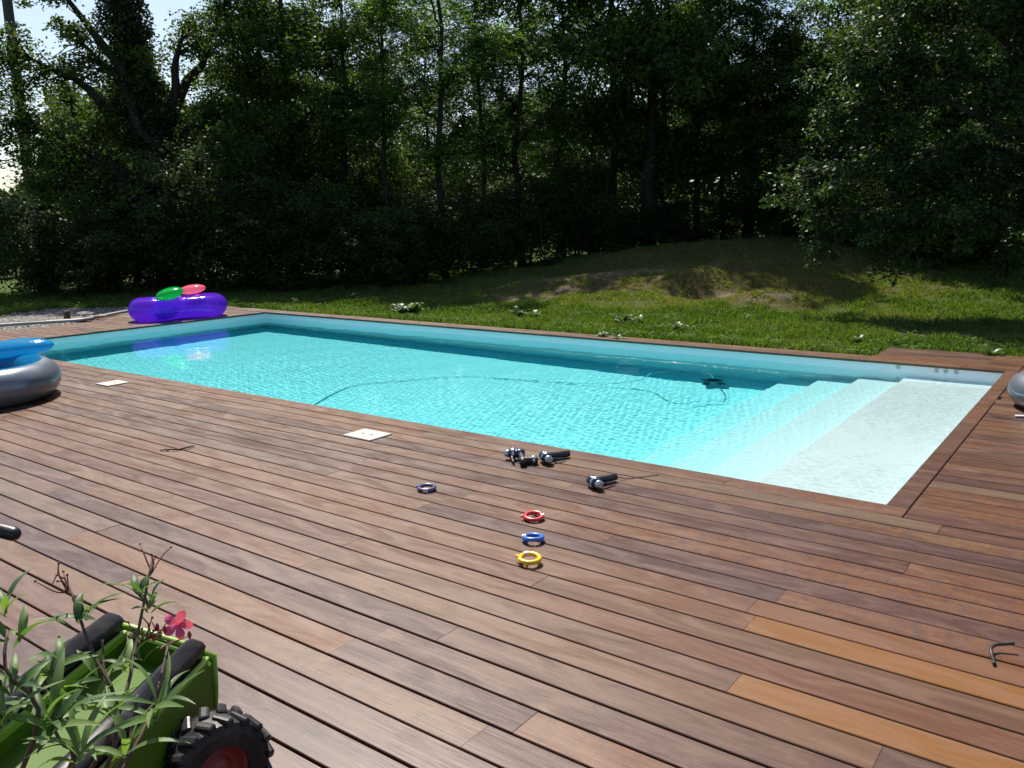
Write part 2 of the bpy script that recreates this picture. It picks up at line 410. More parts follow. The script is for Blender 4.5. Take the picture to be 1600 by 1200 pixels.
def ground_material():
    M = Mat('ground_earth'); v = M.coord()
    n1 = M.noise(v, .9, 6, .65); n2 = M.noise(v, 14, 5, .7); n3 = M.noise(v, 60, 3, .6)
    green = M.ramp(n2, [(.3, (.030, .052, .012)), (.55, (.065, .105, .022)), (.75, (.11, .135, .035))])
    dry = M.ramp(n2, [(.3, (.045, .030, .015)), (.55, (.095, .068, .034)), (.75, (.15, .11, .060))])
    soil = M.ramp(n3, [(.3, (.09, .068, .046)), (.7, (.20, .155, .11))])
    c = M.mix(M.attr('dry'), green, dry); c = M.mix(M.ramp(M.attr('bare'), [(.3, 0.0), (.6, 1.0)]), c, soil)
    M.set(Base_Color=c, Roughness=.95, Specular_IOR_Level=.1); M.bump(M.math('ADD', n2, n3), .8, .02); return M.m
terrain()

# ------------------------------------------------------------------ foliage materials
def leaf_material(name, dark, mid, light, trans=.35, rough=.45, tr_tint=(1.5, 1.6, .5), spec=.5, autumn=None):
    M = Mat(name); v = M.coord(); t = M.attr('tint')
    f = M.math('ADD', M.math('MULTIPLY', t, .7), M.math('MULTIPLY', M.noise(v, 1.1, 3, .6), .35))
    c = M.ramp(f, [(.1, dark), (.45, mid), (.85, light)] + ([(.97, autumn)] if autumn else []))
    M.set(Base_Color=c, Roughness=rough, Specular_IOR_Level=spec)
    tr = M.n('BsdfTranslucent'); tc = M.mix(1.0, c, tuple(tr_tint), 'MULTIPLY'); M.l(tc, tr.inputs['Color'])
    mx = M.n('MixShader'); mx.inputs[0].default_value = trans
    M.l(M.b.outputs[0], mx.inputs[1]); M.l(tr.outputs[0], mx.inputs[2]); M.l(mx.outputs[0], M.out.inputs['Surface'])
    return M.m
BROAD = leaf_material('broad_leaf', (.022, .044, .010), (.044, .082, .017), (.085, .135, .030), .42, .55, spec=.22, autumn=(.12, .11, .03))
IVY = leaf_material('ivy_leaf', (.010, .020, .006), (.020, .038, .010), (.045, .065, .018), .18, .35)
ROBINIA = leaf_material('robinia_leaf', (.032, .072, .016), (.060, .130, .026), (.10, .185, .040), .52, .5)
OAKISH = leaf_material('oak_leaf', (.012, .028, .008), (.026, .056, .015), (.058, .100, .028), .28, .5, spec=.25)
BUSH = leaf_material('bush_leaf', (.014, .028, .008), (.030, .056, .014), (.06, .09, .026), .28, .55, spec=.2)
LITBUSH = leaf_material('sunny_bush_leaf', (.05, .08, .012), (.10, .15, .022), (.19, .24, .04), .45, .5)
GRASSM = leaf_material('grass_blade', (.040, .078, .015), (.095, .145, .030), (.19, .18, .07), .42, .5, (1.4, 1.6, .4), spec=.3)
def bark_material():
    M = Mat('bark'); v = M.coord(); f = M.noise(M.mapping(v, (9, 9, 1.8)), 1.0, 6, .7, .6)
    M.set(Base_Color=M.ramp(f, [(.3, (.016, .012, .010)), (.7, (.060, .048, .038))]), Roughness=.9, Specular_IOR_Level=.15); M.bump(f, .9, .03); return M.m
BARK = bark_material()

# ------------------------------------------------------------------ tree builders
def leaves(P, r, size, up=.6, aspect=.55, tint=None, fold=.25, seed=1, axis=None):
    """P (n,3) leaf bases -> V, F(4) : each leaf a folded diamond of two faces"""
    n = len(P); q = rs(seed)
    N = q.normal(size=(n, 3)); N[:, 2] = np.abs(N[:, 2]) + up; N /= np.linalg.norm(N, axis=1)[:, None]
    A = q.normal(size=(n, 3)) if axis is None else axis + q.normal(size=(n, 3)) * .35
    A[:, 2] -= .25 if axis is None else 0
    A -= N * (A * N).sum(1)[:, None]; A /= np.linalg.norm(A, axis=1)[:, None] + 1e-9
    B = np.cross(N, A); L = (size * q.uniform(.65, 1.3, n))[:, None]; Wd = L * aspect * .5
    base = P; tip = P + A * L; mid = P + A * L * .45 - N * L * fold * .15
    l = mid + B * Wd + N * Wd * fold; r_ = mid - B * Wd + N * Wd * fold
    V = np.stack([base, l, tip, r_], 1).reshape(-1, 3)
    F = (np.arange(n)[:, None] * 4 + np.array([0, 1, 2, 3])[None])
    t = q.uniform(0, 1, n) if tint is None else np.clip(tint + q.uniform(-.25, .25, n), 0, 1)
    return V, F, t
def curve_pts(a, b, n, q, sag=.1, wob=.06):
    a = np.array(a, float); b = np.array(b, float); L = np.linalg.norm(b - a); t = np.linspace(0, 1, n)[:, None]
    p = a + (b - a) * t; w = q.normal(size=(n, 3)) * wob * L / n ** .5; w[0] = 0; w = np.cumsum(w, 0) * (1 - t) * 1.2
    p = p + w; p[:, 2] += (np.sin(t[:, 0] * PI) * sag * L); return p
def tree_data(name, trunk, blobs, leafm, nclus, nleaf, size, seed, crad=.34, kind='broad', tw=.012, r0=.14, aspect=.55, shell=.45, extra=None, trunk_leaves=0):
    """trunk: list of points; blobs: list of (centre, radii[, limb start fraction]) -> (trunk mesh, crown mesh)"""
    q = rs(seed); T = MB(); tp = []
    t0 = np.array(trunk, float); K = 4 * (len(t0) - 1) + 1
    tt = np.linspace(0, len(t0) - 1, K); tr = np.stack([np.interp(tt, range(len(t0)), t0[:, k]) for k in range(3)], 1)
    tr[1:-1] += q.normal(size=(K - 2, 3)) * .03 * np.array((1, 1, .2))
    rad = r0 * (1 - .78 * np.linspace(0, 1, K)) * (1 + .35 * np.exp(-np.arange(K) * 1.2)); T.tube(tr, rad, 9)
    vol = np.array([b[1][0] * b[1][1] * b[1][2] for b in blobs]) ** (2 / 3.); vol /= vol.sum()
    AP, AD = [], []
    for bi, bl in enumerate(blobs):
        c, rr = np.array(bl[0], float), np.array(bl[1], float)
        ha = np.clip(c[2] - rr[2] * .9, tr[0, 2] + .3, tr[-1, 2]); j = int(np.argmin(np.abs(tr[:, 2] - ha)))
        if len(bl) > 2: j = int(bl[2] * (K - 1))
        top = c + np.array((0, 0, rr[2] * .5))
        lp = curve_pts(tr[j], top, 9, q, .08, .10); rl = np.linspace(rad[j] * .55, .012, 9); T.tube(lp, rl, 6)
        nc = max(3, int(round(nclus * vol[bi])))
        d = q.normal(size=(nc, 3)); d /= np.linalg.norm(d, axis=1)[:, None]
        rho = (shell + (1 - shell) * q.uniform(0, 1, nc) ** .7)[:, None]
        a = c + d * rho * rr * (1 + .12 * q.normal(size=(nc, 1)))
        for k in range(nc):
            m = int(np.argmin(np.linalg.norm(lp[2:] - a[k], axis=1))) + 2; m = max(2, m - 1)
            p = curve_pts(lp[m], a[k], 5, q, .05, .15); T.tube(p, np.linspace(min(rl[m], tw * 1.6), .004, 5), 4, cap=False)
            AP.append(a[k]); AD.append(p[-1] - p[-2])
            if k % 2 == 0: AP.append(p[2] + q.normal(size=3) * .1); AD.append(p[-1] - p[0])
    AP = np.array(AP); AD = np.array(AD); AD /= np.linalg.norm(AD, axis=1)[:, None] + 1e-9
    ctint = q.uniform(.1, .9, len(AP))
    if kind == 'broad':
        cnt = np.maximum(4, (nleaf * q.uniform(.5, 1.5, len(AP))).astype(int)); idx = np.repeat(np.arange(len(AP)), cnt)
        cr = (crad * q.uniform(.6, 1.4, len(AP)))[idx, None]
        g = q.normal(size=(len(idx), 3)); g /= np.linalg.norm(g, axis=1)[:, None]; g *= q.uniform(0, 1, (len(idx), 1)) ** .45
        P = AP[idx] + g * cr * np.array((1, 1, .62)); P[:, 2] -= (g[:, 0] ** 2 + g[:, 1] ** 2) * cr[:, 0] * .35
        V, F, t = leaves(P, None, size, .5, aspect, ctint[idx], seed=seed)
    else:                                                     # pinnate fronds
        nf = max(3, int(nleaf / 15)); idx = np.repeat(np.arange(len(AP)), nf); n = len(idx)
        A = AD[idx] * .4 + q.normal(size=(n, 3)) * .8; A[:, 2] = A[:, 2] * .4 + .05; A /= np.linalg.norm(A, axis=1)[:, None]
        L = q.uniform(.22, .40, n)[:, None]; start = AP[idx] + q.normal(size=(n, 3)) * crad * .35
        side = np.cross(A, (0, 0, 1.0)); side /= np.linalg.norm(side, axis=1)[:, None] + 1e-9
        PP, AX, TT = [], [], []
        for k in range(1, 9):
            s_ = k / 8.0; c0 = start + A * L * s_; c0[:, 2] -= (L[:, 0] * s_ ** 2 * .45)
            for sg in (-1, 1):
                PP.append(c0); AX.append(side * sg + A * .35 - np.array((0, 0, .25))); TT.append(ctint[idx])
        P = np.concatenate(PP); V, F, t = leaves(P, None, size, 1.6, .42, np.concatenate(TT), seed=seed, axis=np.concatenate(AX))
    if trunk_leaves:
        k = q.randint(0, int(K * .85), trunk_leaves); fr = q.uniform(0, 1, trunk_leaves)[:, None]
        pc = tr[k] * (1 - fr) + tr[np.minimum(k + 1, K - 1)] * fr; dr = q.normal(size=(trunk_leaves, 3)); dr[:, 2] *= .3; dr /= np.linalg.norm(dr, axis=1)[:, None]
        pv = pc + dr * (rad[k][:, None] * 1.0 + q.uniform(.02, .34, (trunk_leaves, 1)) * (1 + .5 * np.sin(pc[:, 2:3] * 3)))
        V2, F2, t2 = leaves(pv, None, .085, .2, .8, q.uniform(0, .6, trunk_leaves), seed=seed + 5)
        ivy = fastmesh('ivy', V2, F2, [IVY], attr=t2)
    else: ivy = None
    cm = fastmesh('crown', V, F, [leafm], attr=t)
    tm = bpy.data.meshes.new('trunk'); tm.from_pydata(np.concatenate(T.v).tolist(), [], T.f); tm.materials.append(BARK)
    tm.polygons.foreach_set('use_smooth', [True] * len(T.f)); tm.update()
    return tm, cm, ivy
def plant_tree(data, x, y, label, cat, group=None, rz=0.0, s=1.0, sz=None, name='tree', dz=0.0):
    e = empty(name, (x, y, float(ground_z(x, y)) - .05 + dz), rz); e.scale = (s, s, sz or s)
    tag(e, label, cat, group)
    link('trunk', data[0], e); link('crown', data[1], e)
    if data[2] is not None: link('ivy', data[2], e)
    return e
def blobs_round(q, zc, H, R, n, low=.25):
    out = []
    for k in range(n):
        z = zc + (H - zc) * (k + .5) / n; w = R * math.sin(PI * (.18 + .72 * (k + .5) / n)); a = k * 2.4 + q.uniform(0, .6)
        out.append(((w * .5 * math.cos(a), w * .5 * math.sin(a), z), (w * .62, w * .62, (H - zc) / n * q.uniform(.75, 1.15))))
    return out
qq = rs(77)
# -------- reusable kinds
broad_a = tree_data('a', [(0, 0, 0), (.1, .05, 3), (.0, .15, 6), (.1, 0, 8.6)], blobs_round(qq, 1.6, 9.2, 2.6, 9), BROAD, 330, 62, .115, 21, .42, r0=.17)
broad_b = tree_data('b', [(0, 0, 0), (-.2, .05, 2.5), (-.1, -.1, 5.5), (.2, 0, 8.0)], blobs_round(qq, 1.2, 8.8, 2.9, 10), BROAD, 340, 60, .105, 22, .38, r0=.14)
robin_a = tree_data('ra', [(0, 0, 0), (.12, 0, 3), (-.1, .1, 6), (.15, 0, 8.7)], blobs_round(qq, 2.6, 9.4, 2.3, 9), ROBINIA, 250, 90, .085, 23, .35, 'pinnate', r0=.10, shell=.2)
robin_b = tree_data('rb', [(0, 0, 0), (-.1, .1, 3), (.1, .1, 6), (.0, 0, 8.0)], blobs_round(qq, 3.0, 8.8, 2.0, 8), ROBINIA, 200, 90, .080, 24, .33, 'pinnate', r0=.085, shell=.2)
thin_a = tree_data('ta', [(0, 0, 0), (.2, 0, 2.6), (.1, .1, 5), (.3, 0, 7.4)], blobs_round(qq, 3.4, 8.0, 1.7, 7), BROAD, 130, 46, .10, 25, .34, r0=.075)
def bush_data(seed, mat, H=2.8, R=1.7, ncl=150, nl=60, size=.09):
    q = rs(seed); bl = [((q.uniform(-R, R) * .65, q.uniform(-R, R) * .55, H * q.uniform(.25, .72)), (R * .5, R * .5, H * .3)) for _ in range(8)]
    return tree_data('bush', [(0, 0, 0), (.05, 0, H * .3), (.1, 0, H * .6)], bl, mat, ncl, nl, size, seed, .32, r0=.04, tw=.008)
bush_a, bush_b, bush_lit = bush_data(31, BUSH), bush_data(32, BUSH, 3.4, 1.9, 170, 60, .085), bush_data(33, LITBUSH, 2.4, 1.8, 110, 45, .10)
# -------- the ivy-clad tree at the left, with its heavy forked limbs
def bearing(px):
    x, y = polar(px, 10); return -math.atan2(x - CAM.x, y - CAM.y)
big = tree_data('big', [(0, 0, 0), (-.12, 0, 2.0), (-.25, 0, 3.8), (-.55, .1, 6.0), (-.8, .1, 8.0), (-.9, .1, 9.4)],
    [((-1.9, 0, 6.0), (.8, .8, .9), .3), ((-3.3, .2, 5.6), (.8, .7, .8), .3), ((-2.4, -.3, 7.6), (.7, .7, .9), .35), ((-3.1, .3, 3.9), (1.0, .8, .9), .25), ((-2.2, -.2, 3.0), (1.0, .9, 1.0), .2),
     ((.9, 0, 6.6), (.6, .6, .8), .38), ((1.9, .1, 7.4), (.7, .6, .5), .38), ((.1, 0, 8.6), (.5, .5, .8), .5), ((-1.0, 0, 8.8), (.9, .8, .9), .8), ((-.6, 0, 5.6), (.9, .8, 1.2), .5), ((1.2, .2, 4.2), (.8, .8, .9), .3), ((-1.2, .3, 4.4), (.9, .8, 1.0), .4)],
    BROAD, 380, 58, .105, 41, .34, r0=.46, trunk_leaves=26000, tw=.016)
x, y = polar(268, 24.4)
plant_tree(big, x, y, 'large ivy-clad forked tree with thick dark limbs at the left, behind the purple float', 'tree', rz=bearing(268), name='forked_tree')
# -------- the spreading tree hanging into the picture at the right
near = tree_data('near', [(0, 0, 0), (-.1, 0, 1.6), (-.3, 0, 3.2), (-.8, .1, 5.2)],
    [((-1.7, 0, 4.9), (1.1, 1.0, .9), .6), ((-2.9, -.1, 4.6), (.9, .9, .8), .5), ((-2.9, .2, 3.6), (1.0, .9, .9), .5), ((-3.6, -.2, 3.0), (.8, .7, .7), .45), ((-4.3, -.1, 2.0), (.75, .6, .55), .4), ((-3.1, -.2, 2.2), (.9, .8, .8), .4),
     ((-2.9, -.5, 1.25), (.45, .45, .6), .35), ((-3.95, -.4, 1.35), (.32, .32, .5), .4), ((-2.0, -.1, 2.3), (1.0, .9, .8), .35), ((-1.4, .2, 3.4), (1.0, .9, .9), .4), ((-.3, 0, 4.6), (1.2, 1.1, 1.0), .8), ((-.4, -.1, 2.6), (1.0, .9, .9), .5), ((-1.0, .3, 1.8), (.9, .7, .5), .3),
     ((-1.9, -.6, 1.5), (.7, .7, .5), .3), ((-.6, -.3, 1.5), (.9, .8, .55), .3), ((.6, .0, 1.5), (.9, .8, .55), .3), ((-1.2, .2, 6.3), (1.2, 1.2, .9), .9), ((.6, .2, 6.0), (1.3, 1.2, 1.0), .9), ((1.0, .2, 3.9), (1.2, 1.2, 1.2), .7), ((1.2, .3, 2.4), (1.0, 1.0, .9), .5), ((-2.2, .4, 5.9), (1.1, 1.1, .7), .8), ((-3.9, .2, 4.0), (.5, .5, .6), .6)],
    OAKISH, 900, 80, .078, 42, .27, r0=.22, shell=.3, tw=.010)
x, y = polar(1760, 14.4)
plant_tree(near, x, y, 'spreading glossy-leaved tree drooping over the mound at the right edge', 'tree', rz=bearing(1760), name='spreading_tree')
# -------- the wood behind the pool, each tree on its own
R_ = random.Random(12)
WOODS = [  # px, distance, data, label, scale, vertical scale
 (-22, 25, thin_a, 'thin sparse tree at the far left edge, left of the power pole', .95, .95),
 (138, 26.0, broad_a, 'dense leafy tree just left of the ivy-clad forked tree', .68, .60),
 (205, 28.5, broad_b, 'dark tree showing between the limbs of the ivy-clad forked tree', .72, .66),
 (405, 24.8, broad_b, 'bushy glossy tree right of the ivy-clad forked tree', .82, .92),
 (455, 24.2, broad_a, 'tall dark tree left of the double-stemmed robinia, above the pool corner', .98, 1.0),
 (545, 24.6, broad_b, 'tall yellow-tinged tree left of the robinia group', .98, 1.0),
 (612, 22.6, robin_b, 'slender feathery robinia with a straight thin trunk left of the forked one', .98, 1.0),
 (692, 21.8, robin_a, 'forked dark-stemmed robinia standing centre left at the lawn edge', 1.0, 1.02),
 (752, 24.5, robin_b, 'feathery robinia behind the forked dark-stemmed one', 1.02, 1.0),
 (815, 23.0, robin_a, 'full-crowned robinia near the middle of the wood edge', 1.0, 1.0),
 (880, 25.6, robin_a, 'pale robinia left of the straight-trunked dark tree at the centre', 1.1, 1.05),
 (950, 24.2, broad_b, 'straight-trunked dark spreading tree behind the left slope of the mound', 1.12, 1.30),
 (1012, 23.6, broad_a, 'dense tree behind the left slope of the mound', 1.15, 1.28),
 (1092, 25.0, robin_a, 'tall robinia with pale green fronds above the mound', 1.1, 1.08),
 (1130, 25.2, robin_b, 'slim robinia close behind the tall one above the mound', .80, 1.06),
 (1200, 25.5, robin_b, 'lower robinia under the gap of open sky', 1.0, .76),
 (1262, 24.2, thin_a, 'thin-stemmed tree on the right slope of the mound', .95, .82),
 (1425, 24.6, broad_b, 'leafy tree behind the spreading tree at the right', 1.0, 1.0),
 (1040, 26.0, broad_b, 'dense low-branched tree between the robinias above the mound', 1.0, .92),
 (1170, 24.0, broad_a, 'rounded dense tree below the gap of open sky', .85, .66),
 (1235, 23.4, broad_b, 'rounded dense tree right of the gap of open sky', .78, .66),
 (1400, 23.0, broad_a, 'dense tree touching the left side of the spreading tree', .95, .98),
 (1440, 24.0, robin_a, 'robinia hidden in part by the spreading tree at the right', 1.05, 1.0),
 (1490, 23.0, broad_a, 'dark tree behind the spreading tree close to the right edge', 1.05, 1.05),
 (1590, 22.5, broad_b, 'dark tree at the right edge behind the mound', 1.05, 1.1),
 (420, 29.0, broad_a, 'second-row tree seen through the dark trees left of centre', .98, .92),
 (510, 29.5, robin_a, 'second-row robinia seen through the trees left of centre', .95, .95),
 (590, 30.0, broad_b, 'second-row dark tree behind the slender robinia', .98, .92),
 (665, 31.0, thin_a, 'second-row thin tree behind the forked robinia', 1.15, 1.1),
 (790, 31.0, broad_b, 'second-row tree behind the full-crowned robinia', 1.0, .95),
 (925, 31.5, robin_a, 'second-row robinia behind the straight-trunked dark tree', 1.05, 1.0),
 (1065, 33.0, thin_a, 'second-row thin tree behind the mound', 1.2, 1.1),
 (1370, 33.0, broad_a, 'second-row tree far behind the right side of the mound', 1.1, 1.05),
 (1560, 33.0, robin_b, 'second-row robinia far behind the right edge of the mound', 1.2, 1.2)]
for px, dist, data, lab, s, sz in WOODS:
    x, y = polar(px, dist)
    plant_tree(data, x, y, lab, 'tree', 'trees of the wood behind the pool', R_.uniform(0, 6.28), s, sz, name='robinia_tree' if 'robinia' in lab else 'woodland_tree')
# undergrowth
BUSHES = [
 (-50, 23, bush_b, 'dark bush at the far left edge of the lawn', 1.0), (62, 24, bush_a, 'low bush at the foot of the power pole', .5), (110, 23, bush_a, 'dark bush below the leafy tree at the left', 1.0),
 (180, 22.6, bush_b, 'dark bush left of the ivy-clad trunk, behind the purple float', .95), (320, 22.2, bush_b, 'tall dark bush right of the ivy-clad trunk', 1.0), (395, 21.8, bush_a, 'dark bush above the far left pool corner', .95),
 (460, 21.8, bush_b, 'dark bush left of the small-leaved thicket', 1.0), (530, 21.4, bush_a, 'small-leaved bush left of the slender robinia', 1.05), (600, 20.6, bush_b, 'small-leaved bush at the foot of the slender robinia', .9),
 (665, 20.9, bush_a, 'bush left of the forked robinia stem', .9), (735, 21.0, bush_b, 'bush right of the forked robinia stem', .85), (800, 21.8, bush_a, 'bush left of the bare slope', .9),
 (870, 23.2, bush_b, 'bush at the upper end of the bare slope', .8), (930, 24.6, bush_a, 'bush left of the straight dark trunk behind the mound', .8), (1000, 25.5, bush_b, 'bush right of the straight dark trunk behind the mound', .7),
 (905, 22.6, bush_b, 'dark shrub at the left foot of the mound', .75), (968, 22.8, bush_a, 'dark shrub below the straight dark trunk', .75), (1040, 23.2, bush_b, 'dark shrub on the mound crest, left part', .6), (1100, 23.6, bush_a, 'dark shrub on the mound crest, middle part', .6),
 (1168, 23.4, bush_b, 'dark shrub on the mound crest, right of the middle', .6), (1225, 22.8, bush_a, 'dark shrub on the right part of the mound crest', .62), (1285, 21.8, bush_b, 'dark shrub just left of the spreading tree', .7), (1350, 20.8, bush_a, 'dark shrub behind the hanging branches of the spreading tree', .8),
 (1425, 20.2, bush_b, 'dark shrub below the middle of the spreading tree', .8), (1500, 19.8, bush_a, 'dark shrub below the right part of the spreading tree', .85), (1580, 19.2, bush_b, 'dark shrub at the right edge below the spreading tree', .9),
 (1150, 27.5, bush_a, 'bush on the back of the mound between the robinias', .6), (1240, 27.5, bush_b, 'bush on the back of the mound right of the robinias', .65), (1330, 26.5, bush_a, 'bush behind the tip of the spreading tree', .8),
 (1430, 25.5, bush_b, 'bush in deep shade behind the spreading tree', .9), (1520, 24.5, bush_a, 'bush in deep shade right of the mound', .95), (1610, 24, bush_b, 'bush in deep shade at the right edge', 1.0),
 (250, 27, bush_b, 'tall bush behind the ivy-clad trunk', 1.2), (430, 26.5, bush_b, 'tall bush in the second row above the pool corner', 1.2), (570, 26, bush_b, 'tall bush in the second row left of centre', 1.15),
 (700, 27, bush_a, 'tall bush in the second row behind the forked robinia', 1.2), (830, 28, bush_b, 'tall bush in the second row at the centre', 1.15), (1450, 30, bush_b, 'tall bush far behind the spreading tree', 1.3), (15, 34, bush_a, 'grey-green bush in the open gap at the far left', .8),
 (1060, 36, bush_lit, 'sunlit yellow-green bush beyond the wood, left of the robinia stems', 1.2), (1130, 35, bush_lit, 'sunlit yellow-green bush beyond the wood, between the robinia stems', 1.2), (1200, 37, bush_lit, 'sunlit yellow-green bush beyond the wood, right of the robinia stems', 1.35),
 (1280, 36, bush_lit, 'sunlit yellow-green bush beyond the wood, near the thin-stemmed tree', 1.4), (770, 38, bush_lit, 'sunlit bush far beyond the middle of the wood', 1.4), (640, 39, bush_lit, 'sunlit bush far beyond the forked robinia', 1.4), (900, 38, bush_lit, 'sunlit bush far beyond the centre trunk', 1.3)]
for px, dist, data, lab, s in BUSHES:
    x, y = polar(px, dist)
    plant_tree(data, x, y, lab, 'bush', 'bushes under the wood', R_.uniform(0, 6.28), s * R_.uniform(.9, 1.1), s * R_.uniform(.68, 1.18), name='bush')
# far wood closing the horizon: a mass nobody could count
def far_wood():
    q = rs(90); n = 170000; a = q.uniform(-1.5, .6, n); d = 62 + q.uniform(0, 16, n)
    x = CAM.x + d * np.sin(a); y = CAM.y + d * np.cos(a)
    top = np.where(a < -1.13, 6.0, 10.0) + 1.2 * np.sin(a * 11) + 1.0 * np.sin(a * 29 + 1) + .7 * np.sin(a * 71)
    z = top * q.uniform(0, 1, n) ** .7 * np.clip(1.25 - np.abs(d - 68) / 14, .2, 1)
    V, F, t = leaves(np.stack([x, y, z], 1), None, .50, .5, .7, seed=91)
    o = link('far_wood', fastmesh('far_wood', V, F, [BUSH], attr=t)); tag(o, kind='stuff'); o['label'] = 'far line of trees on the horizon'
far_wood()

# ------------------------------------------------------------------ lawn
def lawn():
    q = rs(60); n = 560000
    ang = q.uniform(polar_ang(-60), polar_ang(1670), n); d = 8.0 + 17 * q.uniform(0, 1, n) ** 1.15
    x = CAM.x + d * np.sin(ang); y = CAM.y + d * np.cos(ang)
    ok = ((y > 5.26) | (x < -14.27)) & ~((x > -1.37) & (y < 6.07)) & ~gravel_zone(x, y)
    ok &= bare(x, y) < q.uniform(.25, .75, n)
    x, y = x[ok], y[ok]; n = len(x); z = ground_z(x, y); dr = dryness(x, y)
    thick = np.clip(.7 + .35 * hnoise(x, y, 21, .9) + .2 * hnoise(x, y, 22, .35), .25, 1.6)
    edge = np.exp(-np.clip(y - 5.25, 0, 9) / .5)
    h = q.uniform(.035, .095, n) * thick * (1 - .35 * dr) * (1 + .5 * edge); w = q.uniform(.006, .012, n) * (1 + d_of(x, y) * .03)
    th = q.uniform(0, 2 * PI, n); lean = q.uniform(.1, .8, n) * h; la = q.uniform(0, 2 * PI, n)
    bx, by = np.cos(th) * w, np.sin(th) * w
    V = np.stack([np.stack([x - bx, y - by, z - .01], 1), np.stack([x + bx, y + by, z - .01], 1), np.stack([x + lean * np.cos(la), y + lean * np.sin(la), z + h], 1)], 1).reshape(-1, 3)
    F = np.arange(n * 3).reshape(n, 3)
    t = np.clip(q.uniform(0, .55, n) + dr * .6 + .12 * hnoise(x, y, 23, 2.5), 0, 1)
    o = link('grass', fastmesh('grass', V, F, [GRASSM], attr=t)); tag(o, kind='stuff'); o['label'] = 'patchy mown grass with dry brown areas'
    # low clover leaves, thickest along the deck edge
    n = 90000; ang = q.uniform(polar_ang(-60), polar_ang(1670), n); d = 8 + 14 * q.uniform(0, 1, n) ** 1.2
    x = CAM.x + d * np.sin(ang); y = CAM.y + d * np.cos(ang)
    ok = ((y > 5.26) | (x < -14.27)) & ~((x > -1.37) & (y < 6.07)) & ~gravel_zone(x, y)
    ok &= (hnoise(x, y, 31, .8) + 1.6 * np.exp(-np.clip(y - 5.25, 0, 9) / .55) - 1.2 * dryness(x, y)) > q.uniform(.1, 1.1, n)
    x, y = x[ok], y[ok]; z = ground_z(x, y) + q.uniform(.02, .07, len(x)) * (1 + .6 * np.exp(-np.clip(y - 5.25, 0, 9) / .5))
    V, F, t = leaves(np.stack([x, y, z], 1), None, .038, 1.4, .9, seed=61)
    o = link('clover', fastmesh('clover', V, F, [leaf_material('clover_leaf', (.035, .08, .015), (.07, .14, .028), (.11, .19, .045), .35, .7, spec=.15)], attr=t)); tag(o, kind='stuff'); o['label'] = 'low clover and weeds in the grass, thick along the deck edge'
def polar_ang(px):
    x, y = polar(px, 10); return math.atan2(x - CAM.x, y - CAM.y)
def d_of(x, y): return np.hypot(x - CAM.x, y - CAM.y)
def gravel_zone(x, y):
    edge = np.interp(y, [-3, .6, 1.45, 2.25, 3.2, 4.3, 4.6], [-14.9, -14.85, -15.9, -16.4, -16.9, -15.6, -14.4])
    return (x < -13.4) & (x > edge + .10 * np.sin(y * 7) + .06 * np.sin(y * 17)) & (y > -3) & (y < 4.6)
lawn()

# broad-leaved weeds standing in the lawn
def weed(px, py_dist, label, size=.16, n=14, grey=False, seed=1):
    x, y = polar(px, py_dist); q = rs(seed); b = MB()
    for k in range(n):
        a = 2 * PI * k / n + q.uniform(-.3, .3); L = size * q.uniform(.6, 1.2); rise = q.uniform(.35, 1.1); w = L * q.uniform(.16, .26)
        vs, m = [], 6
        for i in range(m + 1):
            t = i / m; r = L * t; z = L * rise * math.sin(t * 1.9) * .8; ww = w * math.sin(PI * min(1, t * .93 + .05)) ** .8
            c_, s_ = math.cos(a), math.sin(a)
            vs += [(r * c_ - ww * s_, r * s_ + ww * c_, z + ww * .35), (r * c_, r * s_, z), (r * c_ + ww * s_, r * s_ - ww * c_, z + ww * .35)]
        f = [(i * 3 + j, i * 3 + j + 1, i * 3 + j + 4, i * 3 + j + 3) for i in range(m) for j in (0, 1)]
        b.add(vs, f)
    o = b.build('weed', WEED_GREY if grey else WEED, smooth=True, loc=(x, y, float(ground_z(x, y)) + .01))
    tag(o, label, 'weed', 'broad-leaved weeds in the lawn')
def weed_mat(n, c1, c2):
    M = Mat(n); f = M.noise(M.coord(), 25, 4, .6); c = M.mix(f, c1, c2); M.set(Base_Color=c, Roughness=.45)
    tr = M.n('BsdfTranslucent'); M.l(M.mix(1.0, c, (1.4, 1.6, .6), 'MULTIPLY'), tr.inputs[0]); mx = M.n('MixShader'); mx.inputs[0].default_value = .3
    M.l(M.b.outputs[0], mx.inputs[1]); M.l(tr.outputs[0], mx.inputs[2]); M.l(mx.outputs[0], M.out.inputs[0]); return M.m
WEED = weed_mat('weed_leaf', (.035, .08, .018), (.08, .15, .035)); WEED_GREY = weed_mat('grey_weed_leaf', (.06, .10, .045), (.12, .17, .09))
weed(622, 15.0, 'bushy silvery weed on the lawn beyond the far pool edge, left of centre', 0.25, 30, True, 2)
weed(640, 15.1, 'green leafy weed beside the bushy silvery one', 0.22, 22, False, 12)
weed(808, 14.2, 'green rosette weed on the lawn left of the bare patch', 0.16, 16, False, 3)
weed(832, 13.8, 'low spreading weed close behind the far deck strip near the centre', 0.15, 16, False, 4)
weed(975, 13.2, 'large pale-leaved weed on the lawn at the centre', 0.17, 16, True, 5)
weed(998, 13.3, 'green weed right beside the large pale-leaved one', 0.15, 14, False, 15)
weed(1062, 12.4, 'pale weed with upright leaves right of centre', 0.14, 14, True, 6)
weed(1080, 12.3, 'green weed beside the pale upright one', 0.11, 12, False, 16)
weed(942, 11.6, 'flat grey-leaved weed touching the far deck strip', 0.11, 12, True, 7)
weed(968, 11.4, 'single upright grey-leaved weed at the far deck strip', 0.12, 6, True, 8)
weed(455, 17.8, 'pale weed on the lawn right of the purple float', 0.12, 12, True, 9)
weed(545, 18.5, 'pale weed in the shaded lawn left of centre', 0.16, 12, True, 10)
